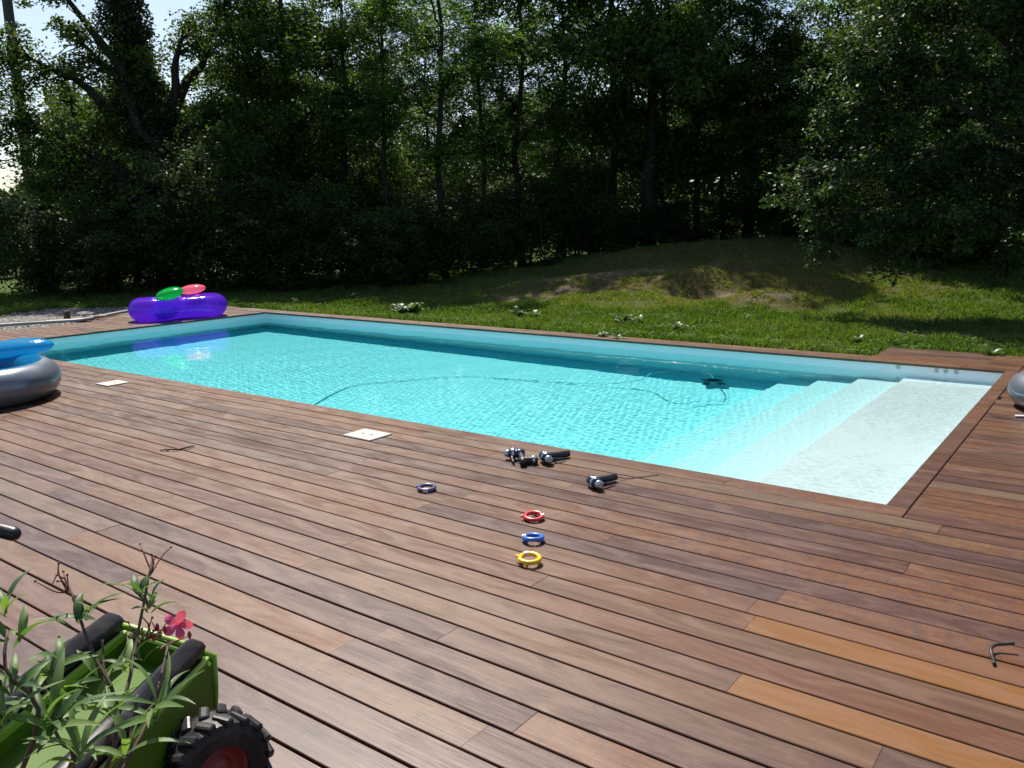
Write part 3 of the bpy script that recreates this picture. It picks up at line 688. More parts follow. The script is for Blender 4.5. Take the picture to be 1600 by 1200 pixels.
weed(1352, 11.5, 'leafy weed on the lawn left of the deck corner', 0.12, 14, False, 11)
weed(1570, 10.9, 'tall weed on the lawn near the right edge', 0.15, 16, False, 13)

# ------------------------------------------------------------------ gravel, hose and scraps at the left
def gravel():
    q = rs(70); n = 26000; x = q.uniform(-19.5, -13.4, n); y = q.uniform(-3, 4.7, n)
    ok = gravel_zone(x, y) & ~((x > -14.27) & (y > 2.28)) & ~((x > -13.52)); x, y = x[ok], y[ok]; n = len(x)
    z = np.full(n, -.03) + q.uniform(-.004, .012, n); s = q.uniform(.012, .030, n)
    base = np.array([(1, 0, 0), (-1, 0, 0), (0, 1, 0), (0, -1, 0), (0, 0, .7), (0, 0, -.7)]); fc = np.array([(0, 2, 4), (2, 1, 4), (1, 3, 4), (3, 0, 4)])
    J = base[None] * (1 + .3 * q.normal(size=(n, 6, 1))) * s[:, None, None]; a = q.uniform(0, 6.28, n); c_, s_ = np.cos(a)[:, None], np.sin(a)[:, None]
    J = np.stack([J[..., 0] * c_ - J[..., 1] * s_, J[..., 0] * s_ + J[..., 1] * c_, J[..., 2]], -1) + np.stack([x, y, z], 1)[:, None]
    F = (np.arange(n)[:, None, None] * 6 + fc[None]).reshape(-1, 3)
    M = Mat('gravel_stone'); t = M.attr('tint'); M.set(Base_Color=M.ramp(t, [(0, (.06, .055, .05)), (.5, (.14, .128, .118)), (1, (.30, .28, .26))]), Roughness=.85)
    o = link('gravel', fastmesh('gravel', J.reshape(-1, 3), F, [M.m], attr=np.repeat(q.uniform(0, 1, n), 4))); tag(o, kind='stuff'); o['label'] = 'grey gravel strip beside the left end of the deck'
    nx, ny = 60, 70; X, Y = np.meshgrid(np.linspace(-19.6, -13.45, nx), np.linspace(-3, 4.6, ny)); i = np.arange(nx * ny).reshape(ny, nx)
    F = np.stack([i[:-1, :-1], i[:-1, 1:], i[1:, 1:], i[1:, :-1]], -1).reshape(-1, 4); P = np.stack([X, Y, ground_z(X, Y) + .012], -1).reshape(-1, 3)
    cx, cyy = P[F].mean(1)[:, 0], P[F].mean(1)[:, 1]; F = F[gravel_zone(cx, cyy) & ~((cx > -14.27) & (cyy > 2.28))]
    o = link('gravel_bed', fastmesh('gravel_bed', P, F, [simple('gravel_fines', (.09, .082, .074), .95, var=.5, scale=90, bump=.6)], smooth=True)); tag(o, kind='structure')
gravel()
def pts_smooth(p, n=40):
    p = np.array(p, float); t = np.linspace(0, len(p) - 1, n); out = []
    for k in t:
        i = int(min(k, len(p) - 2)); u = k - i; p0, p1, p2, p3 = p[max(i - 1, 0)], p[i], p[i + 1], p[min(i + 2, len(p) - 1)]
        out.append(.5 * ((2 * p1) + (-p0 + p2) * u + (2 * p0 - 5 * p1 + 4 * p2 - p3) * u * u + (-p0 + 3 * p1 - 3 * p2 + p3) * u ** 3))
    return out
h = MB().tube(pts_smooth([(-14.7, -2.2, .02), (-14.4, .2, .025), (-14.15, 1.25, .03), (-13.85, 1.8, .035), (-13.65, 2.3, .035), (-13.95, 2.9, .04), (-14.4, 3.6, .03), (-14.6, 4.3, .0)], 50), .028, 10)
tag(h.build('drain_pipe', simple('grey_pipe', (.30, .31, .31), .5), smooth=True), 'long pale grey flexible pipe lying along the gravel at the deck edge', 'pipe')
b = MB().rbox(-.045, .045, -.045, .045, 0, .17, .01); tag(b.build('timber_stub', simple('stub_timber', (.08, .045, .035), .7), loc=(-14.45, 2.45, -.03)), 'short dark timber stub standing upright in the gravel', 'timber stub')
b = MB().rbox(-.20, .20, -.045, .045, 0, .03, .006, M=TR((0, 0, 0), .5, 0, -.05)); tag(b.build('timber_offcut', simple('pale_timber', (.42, .27, .20), .6), loc=(-13.75, 2.62, .045)), 'pale pinkish timber offcut resting on the grey pipe', 'timber offcut')
b = MB().rbox(-.30, .30, -.08, .08, 0, .025, .006, M=TR((0, 0, 0), 1.1)); tag(b.build('stone_slab', simple('slab_stone', (.30, .24, .20), .8), loc=(-14.2, 2.3, -.012)), 'thin flat brownish slab at the foot of the timber stub', 'slab')
b = MB(); b.ball((0, 0, .03), (.22, .16, .05), 12, 8); tag(b.build('flat_stone', simple('grey_stone', (.26, .24, .22), .85, bump=.4), smooth=True, loc=(-14.9, 3.0, -.03)), 'flat grey stone lying on the gravel behind the timber stub', 'stone')

# ------------------------------------------------------------------ power pole
def power_pole():
    x, y = polar(54, 28); e = empty('power_pole', (x, y, -.1), bearing(54)); tag(e, 'tall dark power pole with a small bracket of insulators at the far left', 'power pole')
    m = simple('pole_wood', (.07, .06, .05), .85, bump=.4); iron = simple('pole_iron', (.06, .06, .065), .5, .6)
    MB().tube([(0, 0, z) for z in (0, 2, 4, 6, 8, 9.6)], [.17, .16, .15, .14, .13, .12], 14).build('pole', m, e, True)
    a = MB(); a.tube([(0, -.1, 6.05), (.9, -.1, 6.05)], .035, 6); a.tube([(.1, -.1, 5.4), (.5, -.1, 6.0)], .025, 6); br = a.build('crossarm', iron, e)
    for k, xx in enumerate((.35, .6, .86)):
        MB().lathe([(.02, 0), (.06, .02), (.035, .07), (.065, .1), (.03, .16), (.001, .17)], 10, M=TR((xx, -.1, 6.08))).build('insulator', simple('insulator_glass', (.10, .12, .12), .2), e, True)
    for k, (xa, za, lab) in enumerate(((.35, 6.2, 'uppermost'), (.6, 6.2, 'second'), (.86, 5.75, 'third'), (.1, 4.2, 'lowest'))):
        X, Y = polar(-500, 60); X2, Y2 = polar(700, 52); z0 = 6.0 - k * .45 if k < 3 else 3.6
        px_, py_ = x + xa * math.cos(bearing(54)), y + xa * math.sin(bearing(54)); P = []
        for t in np.linspace(0, 1, 14): P.append((X + (px_ - X) * t, Y + (py_ - Y) * t, 8.2 - k * .5 + (z0 - 8.2 + k * .5) * t - 1.2 * math.sin(PI * t)))
        for t in np.linspace(0, 1, 14)[1:]: P.append((px_ + (X2 - px_) * t, py_ + (Y2 - py_) * t, z0 + 2.0 * t - 1.2 * math.sin(PI * t)))
        tag(MB().tube(P, .014, 5).build('power_line', iron), lab + ' of the thin wires running from the power pole', 'wire', 'wires of the power pole')
power_pole()

# ------------------------------------------------------------------ pool fittings and cleaner
PLAST = simple('grey_plastic', (.42, .45, .46), .4); DARKRUB = simple('dark_rubber', (.025, .028, .032), .45)
for k, (xx, zz, lab) in enumerate(((-1.02, -.060, 'round grey wall nozzle set apart, left of the other three'), (-.64, -.062, 'round grey wall nozzle, left of the close trio above the steps'), (-.55, -.062, 'round grey wall nozzle, middle of the close trio above the steps'), (-.45, -.062, 'round grey wall nozzle, right of the close trio above the steps'))):
    M_ = Matrix.Translation((xx, WID + .0295, zz)) @ Matrix.Rotation(PI / 2, 4, 'X')
    e = empty('wall_nozzle', (0, 0, 0)); tag(e, lab, 'nozzle', 'round nozzles in the far pool wall')
    MB().lathe([(.026, 0), (.026, .006), (.017, .008), (.016, .003), (.001, .003)], 20, M=M_).build('nozzle_ring', simple('nozzle_grey', (.70, .73, .74), .4), e, True)
    MB().ball((xx, WID + .022, zz), .009, 10, 8).build('nozzle_eye', simple('nozzle_dark', (.52, .56, .57), .3), e, True)
b = MB()
b.tube(pts_smooth([(-6.15, .95, -1.29), (-6.6, 2.0, -1.29), (-6.35, 2.55, -1.28), (-5.98, 3.08, -1.28), (-5.72, 3.32, -1.28), (-5.2, 3.45, -1.28), (-4.68, 3.55, -1.27), (-4.0, 3.75, -1.2), (-3.62, 3.9, -.9), (-3.42, 3.75, -.35), (-3.3, 3.75, -.22), (-3.17, 3.98, -.19), (-3.02, 4.08, -.21), (-2.9, 4.05, -.28), (-2.9, 4.25, -.55), (-2.95, 4.45, -.95)], 110), .0085, 8)
tag(b.build('cleaner_hose', simple('hose_pale', (.68, .80, .82), .5), smooth=True), 'long thin hose of the pool cleaner snaking across the pool floor', 'hose')
e = empty('pool_cleaner', (-2.95, 4.45, -1.19), .5); e.scale = (.75, .75, .75); tag(e, 'dark automatic pool cleaner on the pool floor near the far wall, left of the steps', 'pool cleaner')
MB().rbox(-.17, .17, -.13, .13, .03, .17, .05).build('body', simple('cleaner_blue', (.16, .30, .36), .35), e, True)
MB().rbox(-.09, .09, -.07, .07, .171, .24, .03).build('cover', simple('cleaner_dark', (.015, .02, .03), .3), e, True)
for sx in (-1, 1):
    for sy in (-1, 1):
        MB().lathe([(.001, -.02), (.055, -.02), (.065, -.01), (.065, .01), (.055, .02), (.001, .02)], 18, M=Matrix.Translation((sx * .12, sy * .153, .065)) @ Matrix.Rotation(PI / 2, 4, 'X')).build('wheel', DARKRUB, e, True)

# ------------------------------------------------------------------ skimmer lids in the deck
LIDH = simple('hole_dark', (.05, .045, .04), .8)
LID = simple('lid_plastic', (.40, .38, .345), .5, var=.10, dust=.4)
def lid(x, y, w, d, lab, rz=0.0):
    e = empty('skimmer_lid', (x, y, 0), rz); tag(e, lab, 'skimmer lid', 'square skimmer lids in the deck')
    MB().rbox(-w / 2, w / 2, -d / 2, d / 2, .001, .012, .008).build('lid_plate', LID, e)
    for sx in (-1, 1): MB().lathe([(.001, .0), (.010, .0), (.010, .002), (.006, .0026), (.001, .0026)], 12, M=TR((sx * .045, 0, .0121))).build('finger_hole', LIDH, e)
lid(-3.615, -.515, .30, .235, 'pale square skimmer lid in the deck at the middle of the near pool edge'); lid(-7.47, -.455, .24, .24, 'pale square skimmer lid in the deck beside the silver float')

# ------------------------------------------------------------------ inflatables
def vinyl(name, col, trans=.35, rough=.12, alpha=.25, tl=.4):
    M = Mat(name); M.set(Base_Color=col, Roughness=rough, Specular_IOR_Level=.6, Coat_Weight=.5, Coat_Roughness=.05)
    v = M.coord(); M.bump(M.noise(M.mapping(v, (1, 1, 2.2)), 9, 5, .6, 1.4), .30, .014)
    tr = M.n('BsdfTranslucent'); tr.inputs[0].default_value = (*[min(1, c * 1.5 + .02) for c in col], 1)
    tp = M.n('BsdfTransparent'); tp.inputs[0].default_value = (*[min(1, .15 + c * 1.1) for c in col], 1)
    m1 = M.n('MixShader'); m1.inputs[0].default_value = tl; M.l(M.b.outputs[0], m1.inputs[1]); M.l(tr.outputs[0], m1.inputs[2])
    m2 = M.n('MixShader'); m2.inputs[0].default_value = alpha; M.l(m1.outputs[0], m2.inputs[1]); M.l(tp.outputs[0], m2.inputs[2])
    M.l(m2.outputs[0], M.out.inputs[0]); return M.m
PURPLE = vinyl('purple_vinyl', (.22, .06, .68), alpha=.45, tl=.55); GREEN = vinyl('green_vinyl', (.0, .52, .12), alpha=.40, tl=.5); PINK = vinyl('pink_vinyl', (1.0, .27, .36), alpha=.30, tl=.6)
BLUE = vinyl('blue_vinyl', (.03, .40, .66), alpha=.55, tl=.4); MIDBLUE = vinyl('deep_blue_vinyl', (.02, .16, .50), alpha=.05, tl=.3)
SILVER = simple('silver_vinyl', (.17, .19, .225), .30, .4, .05, 12, bump=.05)
def closed_tube(path, rad, n=22):
    return MB().tube(path, rad, n, closed=True)
def oval(a, b_, n=72, waist=0.0, z=0.0, pinch=2):
    out = []
    for i in range(n):
        t = 2 * PI * i / n; k = 1 - waist * (1 + math.cos(2 * t * 1.0 + PI)) * .5 * abs(math.sin(t)) ** pinch
        out.append((a * math.cos(t), b_ * math.sin(t) * k, z))
    return out
e = empty('purple_float', (-12.58, 3.52, 0), math.radians(78)); tag(e, 'glossy translucent purple inflatable lounge float on the left end of the deck', 'pool float')
pth = oval(.64, .36, 72, .42, .195); rad = [.195 * (1 + .05 * math.cos(2 * 2 * PI * i / 72) + .012 * math.sin(24 * 2 * PI * i / 72)) for i in range(72)]
closed_tube(pth, rad, 28).build('ring_tube', PURPLE, e, True)
seam_path = []
for i in range(72):
    p_ = np.array(pth[i]); t_ = np.array(pth[(i + 1) % 72]) - np.array(pth[i - 1]); t_ /= np.linalg.norm(t_); seam_path.append(p_ + np.array((t_[1], -t_[0], 0)) * (rad[i] + .001) + np.array((0, 0, .012 * math.sin(i * .9))))
closed_tube(seam_path, .0035, 5).build('weld_seam', PURPLE, e, True)
MB().lathe([(.001, .030), (.011, .030), (.013, .022), (.013, 0), (.022, -.004)], 14, M=Matrix.Translation((-.35, -.30, .375)) @ Matrix.Rotation(.5, 4, 'X')).build('valve', PURPLE, e, True)
MB().rbox(-.5, .5, -.2, .2, .10, .17, .08).build('seat_floor', PURPLE, e, True)
def cushion(name, loc, r, M, mat, lab, cat='inflatable cushion'):
    b = MB(); b.ball((0, 0, 0), r, 28, 18, M=M); v = b.v[0]; n = np.linalg.norm(v, axis=1)
    o = b.build(name, mat, smooth=True, loc=loc); tag(o, lab, cat)
cushion('green_cushion', (-12.34, 3.22, .465), (.235, .20, .10), TR(rz=math.radians(40), ry=-.22, rx=.12), GREEN, 'glossy green oval inflatable cushion lying on the purple float')
cushion('pink_cushion', (-12.72, 3.90, .475), (.235, .19, .085), TR(rz=math.radians(40), ry=-.12), PINK, 'glossy pink oval inflatable cushion lying on the purple float, right of the green one')

def silver_float(loc, rz, lab, a=.50, b_=.40, r=.205, marks=True, pillow=True):
    e = empty('silver_float', loc, rz); tag(e, lab, 'pool float')
    closed_tube(oval(a, b_, 80, 0, r), r, 30).build('outer_tube', SILVER, e, True)
    closed_tube([np.array(p_) * np.array(((a + r + .001) / a, (b_ + r + .001) / b_, 1)) + np.array((0, 0, .006 * math.sin(i_ * .8))) for i_, p_ in enumerate(oval(a, b_, 80, 0, r))], .0035, 5).build('weld_seam', SILVER, e, True)
    # blue inner half of the tube, 3 mm proud, over the inward side
    P = np.array(oval(a, b_, 80, 0, r)); b = MB(); v = []; K, m = 80, 12
    for i in range(K):
        t = P[(i + 1) % K] - P[i - 1]; t /= np.linalg.norm(t); inn = np.cross((0, 0, 1.0), t)
        for j in range(m):
            an = math.radians(-55 + 152 * j / (m - 1)); v.append(P[i] + (r + .003) * (math.cos(an) * inn + math.sin(an) * np.array((0, 0, 1.0))))
    f = [(i * m + j, ((i + 1) % K) * m + j, ((i + 1) % K) * m + j + 1, i * m + j + 1) for i in range(K) for j in range(m - 1)]
    b.add(v, f); b.build('inner_panel', BLUE, e, True)
    b = MB()
    for k in range(-2, 3): b.tube([(-a * .75, k * .10, r * .9), (-a * .3, k * .10, r * .62), (a * .3, k * .10, r * .62), (a * .75, k * .10, r * .9)], [.03, .052, .052, .03], 14)
    b.build('seat', MIDBLUE, e, True)
    if marks:
        b = MB(); rr = r + .0045; q = rs(9)
        for k in range(20):                                   # printed row of short strokes along the tube
            ph = math.radians(-128 + k * 3.1)
            for sft in (0, 1):
                base = np.array((a * math.cos(ph + sft * .018), b_ * math.sin(ph + sft * .018), r)); tdir = np.array((-a * math.sin(ph), b_ * math.cos(ph), 0)); tdir /= np.linalg.norm(tdir); out = np.array((tdir[1], -tdir[0], 0))
                p = [base + rr * (math.cos(A) * out + math.sin(A) * np.array((0, 0, 1.0))) + tdir * sl_ for A, sl_ in ((math.radians(48), -.006), (math.radians(48), .004), (math.radians(74), .004 + .01 * (k % 3 - 1)), (math.radians(74), -.006 + .01 * (k % 3 - 1)))]
                b.add(p, [(0, 1, 2, 3)])
        b.build('printed_marks', simple('print_blue', (.06, .08, .16), .5), e)
    return e
silver_float((-7.76, -1.50, 0), math.radians(-28), 'silver and blue inflatable lounge float on the deck at the left edge', .58, .44, .175)
cushion('blue_headrest', (-8.18, -1.04, .395), (.34, .17, .095), TR(rz=math.radians(62), ry=-.06, rx=.15), BLUE, 'translucent blue inflatable headrest on top of the silver and blue float', 'inflatable headrest')
silver_float((.84, 3.30, 0), 0.3, 'silver inflatable float just showing at the right edge', .50, .38, .145, False)
e = empty('clip', (.37, 2.73, .004), .4); tag(e, 'tiny white and grey plastic clip lying on the deck at the right edge', 'clip')
MB().rbox(-.045, .045, -.018, .018, 0, .012, .006).build('clip_body', simple('white_plastic', (.6, .6, .62), .4), e); MB().tube([(.03, 0, .018), (.07, .02, .03), (.10, .0, .02)], .005, 6).build('clip_wire', simple('grey_wire', (.2, .2, .22), .35, .7), e, True)

# ------------------------------------------------------------------ dive rings
def dive_ring(x, y, rz, tilt, col, lab, legs, tagpos, R=.047, r=.0115, z=.019):
    e = empty('dive_ring', (x, y, 0), rz); tag(e, lab, 'dive ring', 'small dive rings lying on the deck')
    m = simple('ring_vinyl', col, .32, var=.05, spec=.6); M = Matrix.Translation((0, 0, z)) @ Matrix.Rotation(tilt, 4, 'X')
    P = [M @ Vector((R * math.cos(t), R * math.sin(t), 0)) for t in np.linspace(0, 2 * PI, 40, endpoint=False)]
    MB().tube(P, r, 14, closed=True).build('ring', m, e, True)
    for a in legs:
        a = math.radians(a); p = M @ Vector((R * 1.02 * math.cos(a), R * 1.02 * math.sin(a), 0)); b = MB(); b.ball((p.x, p.y, p.z - .005), .0125, 12, 8); b.tube([(p.x, p.y, p.z - .006), (p.x, p.y, .0035)], [.009, .006], 10); b.build('foot', m, e, True)
    a = math.radians(tagpos[0]); p = M @ Vector((R * math.cos(a), R * math.sin(a), 0))
    MB().rbox(-.011, .011, -.014, .014, -.0105, .0115, .004, M=Matrix.Translation(p) @ Matrix.Rotation(a, 4, 'Z')).build('tag', simple('ring_white', (.62, .60, .60), .4), e)
    a = math.radians(tagpos[1]); p = M @ Vector(((R + .017) * math.cos(a), (R + .017) * math.sin(a), .001)); MB().ball(tuple(p), (.010, .008, .007), 10, 8, M=TR(rz=a)).build('knob', m, e, True)
dive_ring(-1.50, -1.30, .6, .10, (.60, .035, .045), 'red dive ring with white tag, farthest of the three in a row', (200, 320, 80), (5, 185))
dive_ring(-1.32, -1.56, .6, -.12, (.045, .15, .50), 'blue dive ring with white tag, between the red and the yellow ring', (330, 120, 230), (175, 70), z=.022)
dive_ring(-1.17, -1.80, .6, .06, (.80, .48, .02), 'yellow dive ring with white tag, nearest of the three in a row', (255, 330, 150), (110, 160), z=.028)
dive_ring(-2.33, -1.25, .6, .04, (.085, .06, .17), 'dark purple dive ring with pale tag, apart to the left of the others', (300, 20, 150), (270, 160), z=.017)

# ------------------------------------------------------------------ spray nozzles and twigs on the deck
NAVY = simple('dark_blue_plastic', (.022, .030, .050), .28, var=.1); CHROME = simple('chrome', (.50, .54, .60), .22, .85, .05); RUB = simple('black_grip', (.014, .014, .018), .42, bump=.2)
def nozzle(x, y, rz, roll, lab, s=1.0, wire=None, grip=.12):
    e = empty('spray_nozzle', (x, y, 0), rz); e.scale = (s, s, s); tag(e, lab, 'spray nozzle', 'dark spray nozzles lying near the pool edge')
    Mh = Matrix.Translation((0, 0, .030)) @ Matrix.Rotation(PI / 2, 4, 'Y')
    MB().lathe([(.001, -.05), (.015, -.05), (.021, -.042), (.024, -.03), (.024, -.012), (.020, -.008), (.026, 0), (.027, .02), (.018, .03), (.001, .03)], 20, M=Mh).build('head', NAVY, e, True)
    MB().lathe([(.0275, .001), (.029, .004), (.029, .010), (.0275, .013)], 20, M=Mh).build('chrome_band', CHROME, e, True)
    MB().lathe([(.019, .031), (.019, .045), (.011, .05), (.001, .046)], 16, M=Mh).build('rose', CHROME, e, True)
    g = MB().tube([(-.022, .0, .028), (-.035, .03, .026), (-.045, .03 + grip * .5, .022), (-.05, .03 + grip, .020)], [.015, .0165, .017, .0155], 12); g.build('grip', RUB, e, True)
    MB().tube([(.006, .015, .032), (.012, .03, .022), (.004, .07, .016), (-.006, .105, .014)], [.006, .006, .0055, .004], 8).build('lever', NAVY, e, True)
    if wire is not None: MB().tube(pts_smooth(wire, 24), .0022, 5).build('cord', simple('cord_grey', (.10, .10, .12), .5), e, True)
nozzle(-2.28, -.42, 3.7, 0, 'dark spray nozzle, left one of the heap close to the pool edge', 1.4, None, .10)
nozzle(-2.05, -.38, -.6, 0, 'dark spray nozzle with chrome bands, right one of the heap close to the pool edge', 1.4, None, .11)
nozzle(-1.50, -.66, -.50, 0, 'dark spray nozzle lying alone between the heap and the pool corner', 1.35, [(-.05, .15, .018), (-.05, .20, .004), (-.04, .28, .003), (-.03, .36, .003)], .11)
e = empty('hose_coupling', (-2.13, -.46, 0), .7); tag(e, 'short black ribbed hose coupling between the two heaped spray nozzles', 'hose coupling')
MB().lathe([(.001, -.06)] + [(.024 + .003 * (k % 2), -.055 + .01 * k) for k in range(12)] + [(.001, .06)], 18, M=Matrix.Translation((0, 0, .028)) @ Matrix.Rotation(PI / 2, 4, 'Y')).build('body', RUB, e, True)
MB().lathe([(.0275, .02), (.030, .024), (.030, .034), (.0275, .038)], 18, M=Matrix.Translation((0, 0, .0305)) @ Matrix.Rotation(PI / 2, 4, 'Y')).build('coupling_ring', CHROME, e, True)
tw = simple('dry_twig', (.055, .032, .022), .8)
b = MB(); b.tube([(-4.56, -1.66, .008), (-4.50, -1.62, .014), (-4.46, -1.575, .008), (-4.44, -1.50, .015), (-4.47, -1.44, .006)], [.005, .006, .007, .006, .003], 6); b.tube([(-4.58, -1.61, .006), (-4.5, -1.63, .01)], [.003, .005], 5); tag(b.build('twig', tw, smooth=True), 'small forked dry twig lying on the deck at the left', 'twig')
b = MB(); b.tube([(-2.60, -2.80, .003), (-2.58, -2.77, .008), (-2.57, -2.73, .003)], .004, 6)
b = MB(); b.tube(pts_smooth([(.735, -1.605, .008), (.722, -1.555, .011), (.712, -1.515, .020), (.722, -1.488, .026), (.745, -1.472, .030), (.778, -1.455, .036)], 24), .0062, 10); tag(b.build('bent_rod', simple('black_rod', (.02, .018, .018), .3), smooth=True), 'small black L-shaped bent rod lying on the deck at the right', 'rod')

# ------------------------------------------------------------------ toy tipper trailer behind the oleander
LIME = simple('lime_plastic', (.060, .125, .006), .55, spec=.2, dust=.05, var=.08, scale=6); LIMEL = simple('light_lime_plastic', (.18, .31, .025), .38, var=.06); BLK = simple('black_plastic', (.009, .009, .012), .36, dust=.12, var=.1, scale=14, spec=.2)
TYRE = simple('tyre_rubber', (.011, .011, .014), .42, dust=.18, var=.2, spec=.35, bump=.2); REDP = simple('red_rim', (.22, .03, .02), .5)
def toy():
    ax, ay = math.cos(math.radians(-8)), math.sin(math.radians(-8))
    e = empty('toy_trailer', (-1.15, -3.615, 0), math.radians(31)); tag(e, 'lime green toy tipper trailer with black side bars and a knobbly wheel, behind the oleander', 'toy trailer')
    # local x: across, local -y: towards the viewer; the tub is tipped to its right
    L_ = .72; T = Matrix.Translation((0, 0, .395)) @ Matrix.Rotation(math.radians(17), 4, 'Y') @ Matrix.Rotation(math.radians(-3), 4, 'X')
    sec = [(-.215, -.02), (-.20, -.004), (-.150, -.004), (-.135, -.07), (.02, -.07), (.035, -.004), (.105, -.004), (.125, -.015), (.175, -.195), (.165, -.205), (.10, -.20), (-.15, -.20), (-.20, -.17)]
    K = len(sec); b = MB(); v = [(x_, y_, z_) for y_ in (0.0, -.02, -L_ + .02, -L_) for x_, z_ in [(px_ * (.99 if y_ in (0.0, -L_) else 1), pz_) for px_, pz_ in sec]]
    f = [(j * K + i, j * K + (i + 1) % K, (j + 1) * K + (i + 1) % K, (j + 1) * K + i) for j in range(3) for i in range(K)] + [tuple(range(K))[::-1], tuple(range(3 * K, 4 * K))]
    b.add(xf(np.array(v), T), f); b.rbox(-.135, .03, -.022, .0, -.075, .0, .01, M=T); b.build('tub', LIME, e)
    MB().tube(xf(np.array([(-.21, .004, -.004), (-.14, .006, .004), (.03, .006, .004), (.12, .006, -.004), (.15, .003, -.10), (.172, .0, -.19)]), T), [.010, .012, .012, .011, .008, .006], 10).build('tub_rim', LIMEL, e, True)
    for xx in (-.142, .112):
        MB().rbox(xx - .007, xx + .007, -L_ + .03, -.022, -.02, .010, .005, M=T).build('rib', LIMEL, e)
    for xx in (-.183, .070):
        MB().rbox(xx - .031, xx + .031, -L_ + .02, -.012, -.02, .048, .020, M=T, n=5).build('side_bar', BLK, e, True)
    MB().rbox(-.16, .16, -.60, -.06, .10, .16, .02).build('chassis', BLK, e); MB().rbox(-.23, .20, -.215, -.175, .13, .17, .01).build('axle', BLK, e)
    for sx in (-1, 1):
        wx = sx * .20; Mw = Matrix.Translation((wx, -.22, .158)) @ Matrix.Rotation(math.radians(-38), 4, 'Z') @ Matrix.Rotation(PI / 2, 4, 'Y') @ Matrix.Scale(1.04, 4)
        t = MB(); t.lathe([(.075, -.05), (.11, -.052), (.135, -.045), (.141, -.025), (.142, 0), (.141, .025), (.135, .045), (.11, .052), (.075, .05), (.07, .02), (.07, -.02)], 40, M=Mw, closed=True)
        for k in range(18):
            for s2 in (-1, 1):
                a = 2 * PI * (k + (.5 if s2 > 0 else 0)) / 18; Mk = Mw @ Matrix.Rotation(a, 4, 'Z') @ Matrix.Translation((.137, 0, s2 * .027)) @ Matrix.Rotation(s2 * .45, 4, 'X')
                t.rbox(-.012, .012, -.014, .014, -.026, .026, .008, M=Mk, n=2)
        ty = t.build('tyre', TYRE, e); MB().lathe([(.001, .028), (.03, .03), (.036, .012), (.05, .008), (.068, .03), (.074, .045), (.074, -.045), (.001, -.04)], 28, M=Mw if sx > 0 else Mw @ Matrix.Rotation(PI, 4, 'X')).build('rim', REDP, e, True)
toy()
# garden chair whose arm end reaches in at the left edge
e = empty('garden_chair', (-2.25, -4.15, 0), math.radians(20)); tag(e, 'black garden chair of which only one rounded armrest end shows at the left edge', 'chair')
CH = simple('chair_black', (.010, .007, .009), .4)
for s_ in (-1, 1):
    MB().tube([(-.05, s_ * .27, .625), (.15, s_ * .27, .64), (.34, s_ * .27, .635), (.50, s_ * .27, .615), (.512, s_ * .27, .613), (.518, s_ * .27, .612)], [.022, .024, .024, .024, .020, .010], 16).build('armrest', CH, e, True)
    MB().tube([(.30, s_ * .27, .62), (.32, s_ * .27, .3), (.34, s_ * .27, 0)], .013, 10).build('leg', CH, e, True); MB().tube([(-.05, s_ * .25, .9), (-.05, s_ * .25, .6), (-.1, s_ * .27, .3), (-.14, s_ * .27, 0)], .013, 10).build('leg', CH, e, True)
MB().rbox(-.10, .32, -.24, .24, .38, .405, .03).build('seat', CH, e); MB().rbox(-.065, -.04, -.24, .24, .45, .92, .01).build('backrest', CH, e)

